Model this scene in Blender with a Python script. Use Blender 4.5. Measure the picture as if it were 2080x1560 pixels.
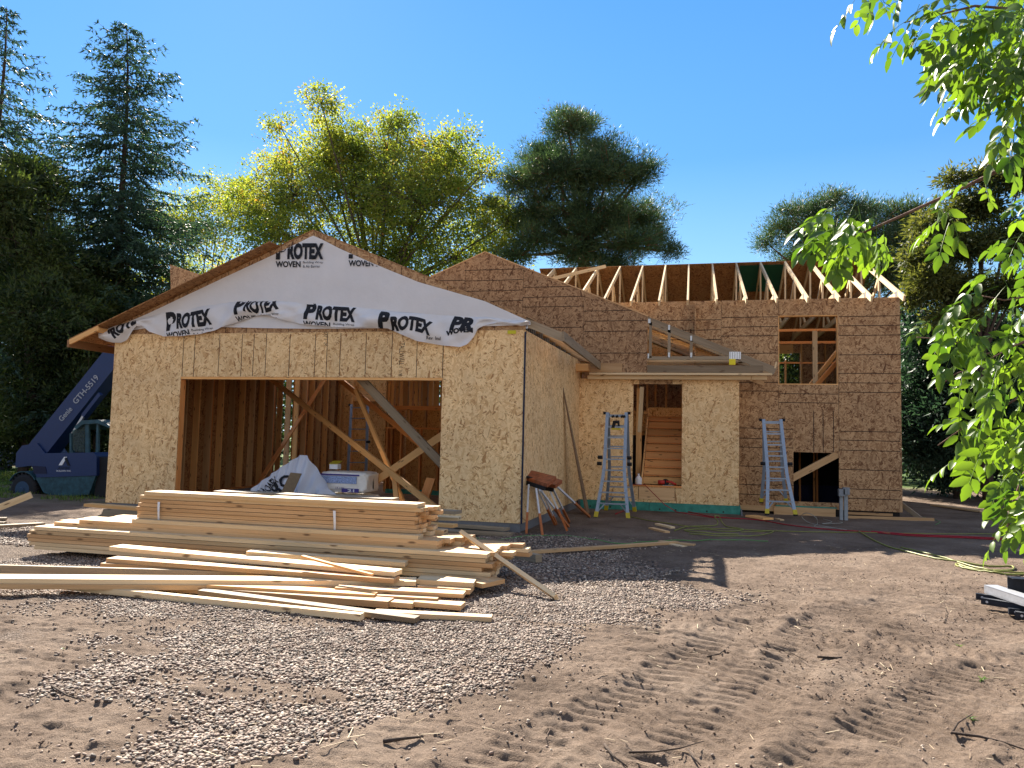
import bpy, bmesh, math, random
import numpy as np
from mathutils import Vector, Matrix
random.seed(7); rng = np.random.default_rng(11)
SC = bpy.context.scene; COL = SC.collection
for _o in list(bpy.data.objects): bpy.data.objects.remove(_o)

# ------------------------------------------------------------------ camera, sky, sun, exposure
F, YAW, PIT, ROL, HC = 1515.85, 0.2373, 0.0689, 0.0231, 1.5201
_fw = Vector((-math.sin(YAW)*math.cos(PIT), math.cos(YAW)*math.cos(PIT), math.sin(PIT)))
_r0 = Vector((math.cos(YAW), math.sin(YAW), 0)); _u0 = _r0.cross(_fw)
_rt = _r0*math.cos(ROL) + _u0*math.sin(ROL); _up = _rt.cross(_fw)
CAM = Vector((0, 0, HC))
cd = bpy.data.cameras.new('camera'); cam = bpy.data.objects.new('camera', cd); COL.objects.link(cam)
cd.sensor_width = 36; cd.lens = F/2080*36; cd.clip_end = 2000; cd.clip_start = 0.05
M = Matrix((_rt, _up, -_fw)).transposed().to_4x4(); M.translation = CAM; cam.matrix_world = M
SC.camera = cam
SUN_EL, SUN_AZ = math.radians(36.7), math.radians(-33.6)
SDIR = Vector((math.sin(SUN_AZ)*math.cos(SUN_EL), math.cos(SUN_AZ)*math.cos(SUN_EL), math.sin(SUN_EL)))
W = bpy.data.worlds.new('World'); SC.world = W; W.use_nodes = True
_n = W.node_tree.nodes; _bg = _n['Background']; _sk = _n.new('ShaderNodeTexSky')
_sk.sky_type = 'NISHITA'; _sk.sun_disc = False; _sk.sun_elevation = SUN_EL; _sk.sun_rotation = SUN_AZ
_sk.altitude = 300; _sk.air_density = 1.0; _sk.dust_density = 0.3; _sk.ozone_density = 2.0
def _wn(ty, **kw):
    q = _n.new('ShaderNode'+ty)
    for k, v in kw.items(): setattr(q, k, v)
    return q
_wl = W.node_tree.links.new
# clear deep sky: blue falling to paler blue at the horizon, a little brighter towards the sun, with the physical sky mixed in
_tc = _wn('TexCoord'); _sep = _wn('SeparateXYZ'); _wl(_tc.outputs['Generated'], _sep.inputs[0])
_rp = _wn('ValToRGB'); _wl(_sep.outputs[2], _rp.inputs[0]); _e = _rp.color_ramp.elements
_e[0].position = 0.; _e[0].color = (1.4, 2.1, 2.6, 1); _e[1].position = 1.; _e[1].color = (.9, 1.1, 1.5, 1)
for _p, _c in ((.2, (.70, 1.45, 2.4, 1)), (.35, (.28, .92, 2.1, 1)), (.54, (.18, .72, 1.9, 1)), (.72, (.6, .9, 1.6, 1))):
    _q = _e.new(_p); _q.color = _c
_dt = _wn('VectorMath', operation='DOT_PRODUCT'); _wl(_tc.outputs['Generated'], _dt.inputs[0]); _dt.inputs[1].default_value = SDIR
_pw = _wn('MapRange'); _wl(_dt.outputs['Value'], _pw.inputs[0]); _pw.inputs[1].default_value = .2; _pw.inputs[2].default_value = 1.; _pw.inputs[3].default_value = .85; _pw.inputs[4].default_value = 1.5
_ml = _wn('VectorMath', operation='SCALE'); _wl(_rp.outputs[0], _ml.inputs[0]); _wl(_pw.outputs[0], _ml.inputs[3])
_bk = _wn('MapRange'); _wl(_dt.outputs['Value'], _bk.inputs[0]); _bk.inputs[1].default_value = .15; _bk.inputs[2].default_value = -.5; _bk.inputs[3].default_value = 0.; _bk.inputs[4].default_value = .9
_m2 = _wn('Mix', data_type='RGBA'); _wl(_bk.outputs[0], _m2.inputs[0]); _wl(_ml.outputs[0], _m2.inputs[6]); _m2.inputs[7].default_value = (2.6, 2.5, 2.45, 1)   # half away from the sun made pale and warm, added fill for the facade
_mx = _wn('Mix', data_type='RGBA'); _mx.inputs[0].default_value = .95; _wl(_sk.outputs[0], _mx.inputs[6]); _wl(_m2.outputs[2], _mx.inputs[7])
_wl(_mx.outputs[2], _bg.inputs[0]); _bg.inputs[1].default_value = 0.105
_l = bpy.data.lights.new('sun', 'SUN'); _l.energy = 5.0; _l.angle = math.radians(0.53); _l.color = (1, .91, .78)
sun = bpy.data.objects.new('sun', _l); COL.objects.link(sun)
sun.rotation_euler = (-SDIR).to_track_quat('-Z', 'Y').to_euler(); sun.location = SDIR*60
SC.view_settings.view_transform = 'Standard'; SC.view_settings.look = 'None'
SC.view_settings.gamma = 1; SC.view_settings.exposure = 1.9
SC.render.engine = 'CYCLES'
SC.cycles.max_bounces = 8; SC.cycles.diffuse_bounces = 7; SC.cycles.transparent_max_bounces = 8

# ------------------------------------------------------------------ survey helpers: the rays of a photo position into the place
def ray(x, y): return _fw + _rt*((x-1040)/F) - _up*((y-780)/F)
def sm(t): t = np.clip(t, 0, 1); return t*t*(3-2*t)
def gnd(x, y):
    return (.16*sm((10.3-y)/4.0)*sm((2.6-x)/3.5) - .28*sm((-10.6-x)/2.5))
def pY(x, y, Y): d = ray(x, y); return CAM + d*(Y/d.y)
def pZ(x, y, Z): d = ray(x, y); return CAM + d*((Z-HC)/d.z)
def pX(x, y, X): d = ray(x, y); return CAM + d*(X/d.x)
def pG(x, y, dz=0):
    z = 0.
    for _ in range(12):
        p = pZ(x, y, z+dz); z = float(gnd(p.x, p.y))
    return Vector((p.x, p.y, z+dz))
def rnd(a, b): return random.uniform(a, b)

# ------------------------------------------------------------------ object helpers
def tag(o, label=None, cat=None, group=None, kind=None):
    if label: o['label'] = label
    if cat: o['category'] = cat
    if group: o['group'] = group
    if kind: o['kind'] = kind
    return o
def thing(name, label, cat, loc=(0, 0, 0), group=None):
    o = bpy.data.objects.new(name, None); COL.objects.link(o); o.location = loc; o.empty_display_size = .2
    return tag(o, label, cat, group)
def wloc(o):
    v = Vector((0, 0, 0))
    while o: v += o.location; o = o.parent
    return v
class MB:
    """collects boxes, beams, prisms and tubes with uv in metres and a random tone each; build() links them as one mesh"""
    def __init__(s): s.v = []; s.f = []; s.uv = []; s.m = []; s.t = []; s.s = []
    def poly(s, pts, uvs, mat, tone, smooth=False):
        i = len(s.v); s.v += [tuple(p) for p in pts]; s.f.append(list(range(i, i+len(pts)))); s.uv += uvs; s.m.append(mat); s.t.append(tone); s.s.append(smooth)
    def beam(s, p0, p1, w, h, up=(0, 0, 1), mat=0, tone=None, off=(0, 0), world=False):
        """box along p0-p1, w across, h along up; centred on the line (+off)"""
        p0, p1 = Vector(p0), Vector(p1); a = (p1-p0); L = a.length
        if L < 1e-6: return s
        a = a/L; c = a.cross(Vector(up)).normalized(); u = c.cross(a).normalized()
        tone = random.random() if tone is None else tone
        ou, ov = (rnd(0, 50), rnd(0, 50))
        o = p0 + c*off[0] + u*off[1]
        def P(i, j, k): return o + a*(L*i) + c*(w*(j-.5)) + u*(h*(k-.5))
        def UV(i, j, k, ax):
            if world: q = P(i, j, k); return q
            if ax == 1: return (ou+L*i, ov+w*j)
            if ax == 2: return (ou+L*i, ov+.5+h*k)
            return (ou+w*j+h*k*.3, ov+h*k)
        for ax, quads in ((1, ([(0,0,1),(1,0,1),(1,1,1),(0,1,1)][::-1], [(0,0,0),(1,0,0),(1,1,0),(0,1,0)])),
                          (2, ([(0,0,0),(1,0,0),(1,0,1),(0,0,1)][::-1], [(0,1,0),(1,1,0),(1,1,1),(0,1,1)])),
                          (0, ([(0,0,0),(0,1,0),(0,1,1),(0,0,1)], [(1,0,0),(1,1,0),(1,1,1),(1,0,1)][::-1]))):
            for q in quads:
                pts = [P(*c3) for c3 in q]
                if world:
                    n = (pts[1]-pts[0]).cross(pts[2]-pts[0]); uvs = wuv(pts, n)
                else: uvs = [UV(*c3, ax) for c3 in q]
                s.poly(pts[::-1], uvs[::-1], mat, tone)
        return s
    def box(s, lo, hi, mat=0, tone=None, world=False):
        lo, hi = Vector(lo), Vector(hi); d = hi-lo; c = (lo+hi)/2
        k = max(range(3), key=lambda i: d[i])
        e = Vector((0, 0, 0)); e[k] = d[k]/2
        up = Vector((0, 0, 1)) if k != 2 else Vector((0, 1, 0))
        h = d[2] if k != 2 else d[1]
        w = {0: d[1], 1: d[0], 2: d[0]}[k]
        return s.beam(c-e, c+e, w, h, up, mat, tone, world=world)
    def prism(s, pts, ext, mat=0, tone=None):
        """polygon pts extruded by vector ext"""
        tone = random.random() if tone is None else tone
        pts = [Vector(p) for p in pts]; ext = Vector(ext); n = len(pts)
        nn = Vector((0, 0, 0))
        for i in range(n): nn += pts[i].cross(pts[(i+1) % n])
        if nn.dot(ext) > 0: pts = pts[::-1]
        back = [p+ext for p in pts]
        s.poly(pts, wuv(pts, nn), mat, tone); b = back[::-1]; s.poly(b, wuv(b, nn), mat, tone)
        for i in range(n):
            j = (i+1) % n; q = [pts[j], pts[i], back[i], back[j]]
            s.poly(q, wuv(q, (q[1]-q[0]).cross(q[2]-q[0])), mat, tone)
        return s
    def tube(s, pts, r, n=8, mat=0, tone=None, cap=True):
        tone = random.random() if tone is None else tone
        pts = [Vector(p) for p in pts]; rs = r if hasattr(r, '__len__') else [r]*len(pts)
        rings = []; L = 0; prev = None; Ls = []
        for i, p in enumerate(pts):
            a = (pts[min(i+1, len(pts)-1)]-pts[max(i-1, 0)]); a = a.normalized() if a.length > 1e-9 else Vector((0, 0, 1))
            if prev is None:
                t = Vector((0, 0, 1)) if abs(a.z) < .9 else Vector((1, 0, 0)); c = a.cross(t).normalized()
            else:
                c = prev - a*prev.dot(a); c = c.normalized() if c.length > 1e-6 else a.cross(Vector((1, 0, 0))).normalized()
            prev = c; d = a.cross(c)
            rings.append([p + (c*math.cos(2*math.pi*k/n)+d*math.sin(2*math.pi*k/n))*rs[i] for k in range(n)])
            if i: L += (p-pts[i-1]).length
            Ls.append(L)
        base = len(s.v)
        for rr in rings: s.v += [tuple(q) for q in rr]
        for i in range(len(pts)-1):
            for k in range(n):
                k2 = (k+1) % n
                s.f.append([base+i*n+k, base+i*n+k2, base+(i+1)*n+k2, base+(i+1)*n+k])
                w = 2*math.pi*max(rs)/n
                s.uv += [(Ls[i], k*w), (Ls[i], (k+1)*w), (Ls[i+1], (k+1)*w), (Ls[i+1], k*w)]
                s.m.append(mat); s.t.append(tone); s.s.append(True)
        if cap:
            for R, rev in ((0, True), (len(pts)-1, False)):
                idx = [base+R*n+k for k in range(n)]
                if rev: idx = idx[::-1]
                s.f.append(idx); s.uv += [(0, 0)]*n; s.m.append(mat); s.t.append(tone); s.s.append(False)
        return s
    def grid(s, fn, nu, nv, mat=0, tone=.5, smooth=True, uvs=(1, 1)):
        base = len(s.v)
        for j in range(nv+1):
            for i in range(nu+1): s.v.append(tuple(fn(i/nu, j/nv)))
        for j in range(nv):
            for i in range(nu):
                a = base+j*(nu+1)+i; s.f.append([a, a+1, a+nu+2, a+nu+1])
                s.uv += [(i/nu*uvs[0], j/nv*uvs[1]), ((i+1)/nu*uvs[0], j/nv*uvs[1]), ((i+1)/nu*uvs[0], (j+1)/nv*uvs[1]), (i/nu*uvs[0], (j+1)/nv*uvs[1])]
                s.m.append(mat); s.t.append(tone); s.s.append(smooth)
        return s
    def build(s, name, mats, parent=None, bevel=0, weld=False):
        if not isinstance(mats, (list, tuple)): mats = [mats]
        me = bpy.data.meshes.new(name); off = wloc(parent) if parent else Vector((0, 0, 0))
        me.from_pydata([(a[0]-off.x, a[1]-off.y, a[2]-off.z) for a in s.v], [], s.f)
        for m in mats: me.materials.append(m)
        me.polygons.foreach_set('material_index', s.m); me.polygons.foreach_set('use_smooth', s.s)
        uv = me.uv_layers.new(name='UVMap'); uv.data.foreach_set('uv', [c for t in s.uv for c in t])
        at = me.attributes.new('tone', 'FLOAT', 'FACE'); at.data.foreach_set('value', s.t)
        me.update(); o = bpy.data.objects.new(name, me); COL.objects.link(o); o.parent = parent
        if bevel:
            b = o.modifiers.new('b', 'BEVEL'); b.width = bevel; b.segments = 2; b.limit_method = 'ANGLE'
        return o
def wuv(pts, n):
    a = (abs(n[0]), abs(n[1]), abs(n[2])); k = a.index(max(a))
    if k == 0: return [(p[1]+3.3, p[2]) for p in pts]
    if k == 1: return [(p[0], p[2]) for p in pts]
    return [(p[0], p[1]+7.7) for p in pts]
def npmesh(name, V, Fa, mats, parent=None, tone=None, smooth=False, matidx=None, uv=None):
    """fast mesh of same-sided faces from numpy arrays"""
    me = bpy.data.meshes.new(name); n, k = Fa.shape; off = wloc(parent) if parent else Vector((0, 0, 0))
    me.vertices.add(len(V)); me.vertices.foreach_set('co', (V-np.array(off)[None]).astype(np.float32).ravel())
    me.loops.add(n*k); me.loops.foreach_set('vertex_index', Fa.astype(np.int32).ravel())
    me.polygons.add(n); me.polygons.foreach_set('loop_start', np.arange(0, n*k, k, dtype=np.int32))
    if matidx is not None: me.polygons.foreach_set('material_index', matidx.astype(np.int32))
    me.polygons.foreach_set('use_smooth', np.full(n, smooth))
    for m in (mats if isinstance(mats, (list, tuple)) else [mats]): me.materials.append(m)
    if tone is not None:
        at = me.attributes.new('tone', 'FLOAT', 'FACE'); at.data.foreach_set('value', tone.astype(np.float32))
    if uv is not None:
        u = me.uv_layers.new(name='UVMap'); u.data.foreach_set('uv', uv.astype(np.float32).ravel())
    me.update(calc_edges=True); me.validate()
    o = bpy.data.objects.new(name, me); COL.objects.link(o); o.parent = parent
    return o

# ------------------------------------------------------------------ noise in numpy
def vnoise(x, y, seed=0):
    x = np.asarray(x, float)+seed*17.3; y = np.asarray(y, float)+seed*9.1
    xi = np.floor(x).astype(np.int64); yi = np.floor(y).astype(np.int64); xf = x-xi; yf = y-yi
    u = xf*xf*(3-2*xf); v = yf*yf*(3-2*yf)
    def h(i, j):
        n = (i*374761393 + j*668265263 + seed*1274126177) & 0xffffffff
        n = ((n ^ (n >> 13))*1274126177) & 0xffffffff
        return ((n ^ (n >> 16)) & 0xffff)/65535.0
    return (h(xi, yi)*(1-u)+h(xi+1, yi)*u)*(1-v) + (h(xi, yi+1)*(1-u)+h(xi+1, yi+1)*u)*v
def fbm(x, y, seed=0, o=4):
    s = 0; a = .5
    for k in range(o): s = s + a*vnoise(x*2**k, y*2**k, seed+k); a *= .5
    return s/(1-.5**o)

# ------------------------------------------------------------------ materials
class NT:
    def __init__(s, name):
        s.m = bpy.data.materials.new(name); s.m.use_nodes = True; s.t = s.m.node_tree; s.b = s.t.nodes['Principled BSDF']; s.out = s.t.nodes['Material Output']
    def n(s, ty, ins=None, **kw):
        q = s.t.nodes.new('ShaderNode'+ty)
        for k, v in kw.items(): setattr(q, k, v)
        for k, v in (ins or {}).items():
            if hasattr(v, 'links'): s.t.links.new(v, q.inputs[k])
            else: q.inputs[k].default_value = v
        return q
    def L(s, a, b): s.t.links.new(a, b)
    def math(s, op, a, b=0., c=None):
        q = s.n('Math', {0: a, 1: b}, operation=op)
        if c is not None:
            if hasattr(c, 'links'): s.L(c, q.inputs[2])
            else: q.inputs[2].default_value = c
        return q.outputs[0]
    def mix(s, f, a, b, mode='MIX'):
        q = s.n('Mix', data_type='RGBA', blend_type=mode)
        for i, v in ((0, f), (6, a), (7, b)):
            if hasattr(v, 'links'): s.L(v, q.inputs[i])
            else: q.inputs[i].default_value = v if i == 0 or len(v) == 4 else (*v, 1)
        return q.outputs[2]
    def ramp(s, f, stops):
        q = s.n('ValToRGB', {0: f}); e = q.color_ramp.elements
        while len(e) < len(stops): e.new(.5)
        for i, (p, c) in enumerate(stops): e[i].position = p; e[i].color = (*c, 1) if len(c) == 3 else c
        return q.outputs[0]
    def tone(s): return s.n('Attribute', attribute_name='tone').outputs['Fac']
    def uv(s): return s.n('UVMap', uv_map='UVMap').outputs[0]
    def map(s, v, scale=(1, 1, 1), rot=(0, 0, 0), loc=(0, 0, 0)):
        return s.n('Mapping', {0: v, 1: loc, 2: rot, 3: scale}).outputs[0]
    def noise(s, v, scale, detail=3, rough=.5, dist=0.): return s.n('TexNoise', {'Vector': v, 'Scale': scale, 'Detail': detail, 'Roughness': rough, 'Distortion': dist}).outputs[0]
    def bump(s, h, st=.3, d=.01): s.L(s.n('Bump', {'Height': h, 'Strength': st, 'Distance': d}).outputs[0], s.b.inputs['Normal'])
    def fin(s, col=None, rough=.8, metal=0., spec=.3):
        if col is not None:
            if hasattr(col, 'links'): s.L(col, s.b.inputs['Base Color'])
            else: s.b.inputs['Base Color'].default_value = (*col, 1)
        if hasattr(rough, 'links'): s.L(rough, s.b.inputs['Roughness'])
        else: s.b.inputs['Roughness'].default_value = rough
        s.b.inputs['Metallic'].default_value = metal; s.b.inputs['Specular IOR Level'].default_value = spec
        return s.m
def plain(name, col, rough=.6, metal=0., var=.12, scale=25, spec=.3):
    q = NT(name); co = q.n('TexCoord').outputs['Object']; n = q.noise(co, scale, 4, .6)
    lo = tuple(c*(1-var) for c in col); hi = tuple(min(1, c*(1+var)) for c in col)
    q.bump(n, .12, .004)
    return q.fin(q.ramp(n, [(.3, lo), (.7, hi)]), rough, metal, spec)
def osb(name, dark, mid, light, vdark, sc=1.0):
    """oriented strand board: overlapping flakes in several directions, each with its own tone, few of them dark"""
    q = NT(name); uv = q.uv(); wob = q.n('TexNoise', {'Vector': uv, 'Scale': 14., 'Detail': 1.})
    uvw = q.n('VectorMath', {0: uv, 1: q.n('VectorMath', {0: wob.outputs[1], 3: .014}, operation='SCALE').outputs[0]}, operation='ADD').outputs[0]
    best = None; tn = None
    for k, (ang, L, w) in enumerate(((.25, 15, 60), (1.35, 12, 48), (2.2, 17, 70), (-.45, 20, 80), (1.75, 10, 42), (.9, 24, 90))):
        rot = q.map(uvw, (1, 1, 1), (0, 0, ang), (k*1.7, k*2.3, 0)); v = q.map(rot, (L*sc, w*sc, 1))
        vo = q.n('TexVoronoi', {'Vector': v, 'Scale': 1.0, 'Randomness': 1.0}, voronoi_dimensions='2D')
        sp = q.n('SeparateColor', {0: vo.outputs['Color']}); pr = sp.outputs[0]; to = sp.outputs[1]
        if best is None: best, tn = pr, to
        else:
            g = q.math('GREATER_THAN', pr, best)
            tn = q.math('ADD', q.math('MULTIPLY', g, to), q.math('MULTIPLY', q.math('SUBTRACT', 1., g), tn)); best = q.math('MAXIMUM', best, pr)
    fine = q.noise(q.map(uv, (60, 60, 1)), 1., 3, .6); tn2 = q.math('ADD', q.math('MULTIPLY', tn, .86), q.math('MULTIPLY', fine, .16))
    col = q.ramp(tn2, [(.03, vdark), (.11, dark), (.27, mid), (.72, light), (1., tuple(min(1, c*1.1) for c in light))])
    big = q.noise(uv, 1.1, 3, .6); col = q.mix(.75, col, q.ramp(big, [(.3, (.80, .79, .80)), (.7, (1.08, 1.05, 1.0))]), 'MULTIPLY')
    tt = q.ramp(q.tone(), [(0, (.86, .85, .84)), (1, (1.09, 1.07, 1.04))]); col = q.mix(1., col, tt, 'MULTIPLY')
    q.bump(tn, .5, .002)
    return q.fin(col, .75, 0, .25)
def lumber(name, a, b, knot=(.10, .05, .02), grain=.5):
    q = NT(name); uv = q.uv(); t = q.tone(); oi = q.n('ObjectInfo').outputs['Random']
    g = q.noise(q.map(uv, (1.6, 55, 1)), 1., 4, .6, .6)
    g2 = q.noise(q.map(uv, (.7, 9, 1)), 1., 2, .5, .4)
    col = q.ramp(q.math('ADD', q.math('MULTIPLY', g, grain), q.math('MULTIPLY', g2, 1-grain)), [(.28, a), (.68, b)])
    vo = q.n('TexVoronoi', {'Vector': q.map(uv, (2.3, 9, 1)), 'Scale': 1.}, voronoi_dimensions='2D')
    kn = q.ramp(vo.outputs['Distance'], [(.05, (1, 1, 1)), (.12, (0, 0, 0))])
    kk = q.n('SeparateColor', {0: vo.outputs['Color']}); kn = q.math('MULTIPLY', q.n('SeparateColor', {0: kn}).outputs[0], q.math('GREATER_THAN', kk.outputs[1], .55))
    col = q.mix(q.math('MULTIPLY', kn, .8), col, knot)
    tt = q.math('ADD', q.math('MULTIPLY', t, .5), q.math('MULTIPLY', oi, .5))
    col = q.mix(1., col, q.ramp(tt, [(.1, (.66, .60, .54)), (.5, (.98, .95, .92)), (.9, (1.14, 1.12, 1.1))]), 'MULTIPLY')
    q.bump(g, .15, .001)
    return q.fin(col, .7, 0, .3)
mt = {}
mt['osb'] = osb('tan_strand_board', (.44, .24, .10), (.72, .47, .225), (.86, .635, .35), (.24, .11, .045), .72)
mt['brown'] = osb('weathered_strand_board', (.18, .086, .040), (.30, .168, .082), (.50, .32, .17), (.09, .037, .018), .68)
mt['osb_in'] = osb('inner_strand_board', (.42, .17, .045), (.72, .38, .12), (.82, .50, .20), (.2, .08, .02), .9)
mt['lum'] = lumber('fresh_lumber', (.44, .26, .115), (.68, .46, .25))
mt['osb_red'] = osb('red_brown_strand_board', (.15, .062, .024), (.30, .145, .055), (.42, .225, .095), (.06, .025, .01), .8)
mt['stud'] = lumber('stud_lumber', (.66, .34, .115), (.84, .52, .22))
mt['redstud'] = lumber('warm_stud_lumber', (.60, .22, .06), (.80, .38, .13))
mt['grey'] = lumber('weathered_lumber', (.20, .15, .095), (.36, .29, .20))
mt['gable'] = osb('weathered_gable_board', (.13, .062, .030), (.235, .130, .066), (.40, .255, .14), (.06, .026, .012), .68)
mt['pale'] = lumber('pale_lumber', (.54, .38, .20), (.78, .62, .39))
mt['line'] = plain('nail_line_ink', (.035, .02, .015), .8)
mt['edge'] = plain('dark_edge_tape', (.012, .016, .04), .5)
mt['found'] = plain('foundation_foam', (.17, .17, .175), .9)
mt['teal'] = plain('treated_sill', (.05, .24, .19), .85, var=.3, scale=8)
mt['dark'] = plain('shade_black', (.016, .012, .010), .9)  # near-black, the shade of the inside put into the colour
mt['navy'] = plain('foundation_blue', (.008, .010, .05), .7)
mt['green'] = plain('green_sheathing', (.015, .10, .055), .7)
mt['plate'] = plain('galvanised_plate', (.55, .57, .60), .35, .8)
mt['black'] = plain('black_rubber', (.012, .012, .014), .7)
mt['ink'] = plain('black_print', (.010, .011, .016), .7, var=.05)
mt['white'] = plain('white_paint', (.75, .76, .78), .5, var=.05)
def wrapmat(name, col, trans=.25):
    q = NT(name); co = q.n('TexCoord').outputs['Object']
    n = q.noise(co, 2.2, 4, .6); f = q.n('TexWave', {'Vector': co, 'Scale': 160.}, bands_direction='Z').outputs['Fac']
    c = q.ramp(n, [(.3, tuple(x*.93 for x in col)), (.7, col)])
    q.fin(c, .5, 0, .35)
    h = q.math('ADD', q.math('MULTIPLY', q.noise(co, 6., 4, .65), 1.), q.math('MULTIPLY', f, .02)); q.bump(h, .35, .03)
    tr = q.n('BsdfTranslucent', {0: (*col, 1)}); mx = q.n('MixShader', {0: trans}); q.L(q.b.outputs[0], mx.inputs[1]); q.L(tr.outputs[0], mx.inputs[2]); q.L(mx.outputs[0], q.out.inputs[0])
    return q.m
mt['wrap'] = wrapmat('white_house_wrap', (.80, .80, .82), .2)
# ------------------------------------------------------------------ ground: one sheet to the horizon with ruts, treads and stones
def seg_d(x, y, P):
    """signed distance (positive inside) of points to polygon P"""
    d = np.full(x.shape, 1e9); ins = np.zeros(x.shape, bool); n = len(P)
    for i in range(n):
        ax, ay = P[i]; bx, by = P[(i+1) % n]; ex, ey = bx-ax, by-ay
        t = np.clip(((x-ax)*ex+(y-ay)*ey)/(ex*ex+ey*ey), 0, 1); d = np.minimum(d, np.hypot(x-ax-t*ex, y-ay-t*ey))
        c = ((ay > y) != (by > y)) & (x < (bx-ax)*(y-ay)/((by-ay) if by != ay else 1e-9)+ax); ins ^= c
    return np.where(ins, d, -d)
def gpoly(pts): return [tuple(pG(*p).xy) for p in pts]
GRAV = gpoly([(-260, 1075), (60, 1052), (230, 1050), (700, 1075), (1060, 1085), (1190, 1062), (1215, 1095), (1330, 1125), (1400, 1150), (1420, 1185), (1540, 1205), (1440, 1255), (1330, 1290), (1235, 1345), (1020, 1395), (860, 1440), (650, 1490), (470, 1545), (250, 1620), (120, 1540), (200, 1450), (60, 1400), (20, 1330), (-60, 1300), (180, 1270), (60, 1235), (-300, 1220)])
def gravel_mask(x, y):
    d = seg_d(x, y, GRAV)
    n = fbm(x*1.6, y*1.6, 3)-.5; n2 = fbm(x*5, y*5, 8)-.5
    return sm((d + n*1.3 + n2*.6 + .12)/.55) * (1-.8*sm((fbm(x*1.2+4, y*2.2, 21)-.60)/.08)*sm((6.2-y)/.8)) * (1-.55*sm((-x-1.6-.25*y)/.8)*sm((5.8-y)/.6)*sm((fbm(x*2, y*3.5, 31)-.42)/.1))
TRACKS = [(tuple(pG(840, 1640).xy), tuple(pG(1640, 1215).xy), .24), (tuple(pG(1080, 1640).xy), tuple(pG(1850, 1215).xy), .24), (tuple(pG(1500, 1640).xy), tuple(pG(2300, 1290).xy), .28), (tuple(pG(1180, 1260).xy), tuple(pG(2150, 1345).xy), .26), (tuple(pG(-200, 1480).xy), tuple(pG(700, 1330).xy), .22)]
def relief(x, y):
    gm = gravel_mask(x, y)
    near = sm((15-y)/6)*sm((y-1)/1)
    h = (fbm(x*.7, y*.7, 5)-.5)*.05 + (fbm(x*2.6, y*2.6, 6)-.5)*.03
    soil = (fbm(x*9, y*9, 7, 4)-.5)*.026 + (np.abs(fbm(x*16, y*26, 9, 3)-.5))*.022 + (fbm(x*34, y*40, 15, 3)-.5)*.013 + .005*sm((vnoise(x*24, y*24, 19)-.75)/.15) + .010*sm((fbm(x*5, y*13, 18, 3)-.52)/.1)
    for i, (a, b, w) in enumerate(TRACKS):
        ax, ay = a; ex, ey = b[0]-ax, b[1]-ay; L = math.hypot(ex, ey); ex /= L; ey /= L
        s = (x-ax)*ex+(y-ay)*ey; d = (x-ax)*-ey+(y-ay)*ex + .16*np.sin(s*.9+i)
        m = sm((w-np.abs(d))/.08)*sm(s/.4)*sm((L-s)/.6)*sm((fbm(x*1.3, y*1.3, 40+i)-.30)/.12)
        lug = np.sin((s + .35*np.abs(d))*2*math.pi/.11 + 1.6*fbm(x*2, y*2, 50+i))
        soil = soil*(1-.5*m) + m*(-.012 + .009*np.tanh(lug*2.6)) + .012*np.exp(-((np.abs(d)-w-.05)/.07)**2)*sm(s/.4)*sm((L-s)/.6)
    # boot prints and scuffs
    for (px_, py_, an) in ((720, 1452, .3), (1105, 1465, 1.1), (1580, 1318, .2), (1395, 1427, .1), (1150, 1475, 1.5), (1060, 1535, .4), (1300, 1545, .2)):
        q = pG(px_, py_); dx, dy = x-q.x, y-q.y; u = dx*math.cos(an)+dy*math.sin(an); v = -dx*math.sin(an)+dy*math.cos(an)
        e = (u/.13)**2+(v/.055)**2; soil = soil - .011*np.exp(-e**2) + .006*np.exp(-((e-1.7)/.5)**2)
    return h + near*(soil*(1-gm) + gm*((fbm(x*11, y*11, 12)-.5)*.02))
def gz(x, y): return gnd(x, y)+relief(np.asarray(x, float), np.asarray(y, float))
def lin(a, b, s): return np.linspace(a, b, max(2, int(round((b-a)/s))), endpoint=False)
_xs = np.concatenate([-np.geomspace(900, 14, 26, endpoint=False), lin(-14, -7, .12), lin(-7, -4.4, .03), lin(-4.4, 4.4, .0145), lin(4.4, 8, .06), lin(8, 20, .4), np.geomspace(20, 900, 26)])
_ys = np.concatenate([[-60, -20, -6, -2, 0, 1], lin(1.8, 2.5, .05), lin(2.5, 5.6, .0135), lin(5.6, 8.6, .02), lin(8.6, 13, .04), lin(13, 20, .12), lin(20, 32, .6), np.geomspace(32, 1200, 26)])
_X, _Y = np.meshgrid(_xs, _ys); _Z = gz(_X, _Y)
_V = np.stack([_X, _Y, _Z], -1).reshape(-1, 3); nx, ny = len(_xs), len(_ys)
_i = (np.arange(ny-1)[:, None]*nx+np.arange(nx-1)[None]).ravel(); _F = np.stack([_i, _i+1, _i+nx+1, _i+nx], -1)
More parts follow.
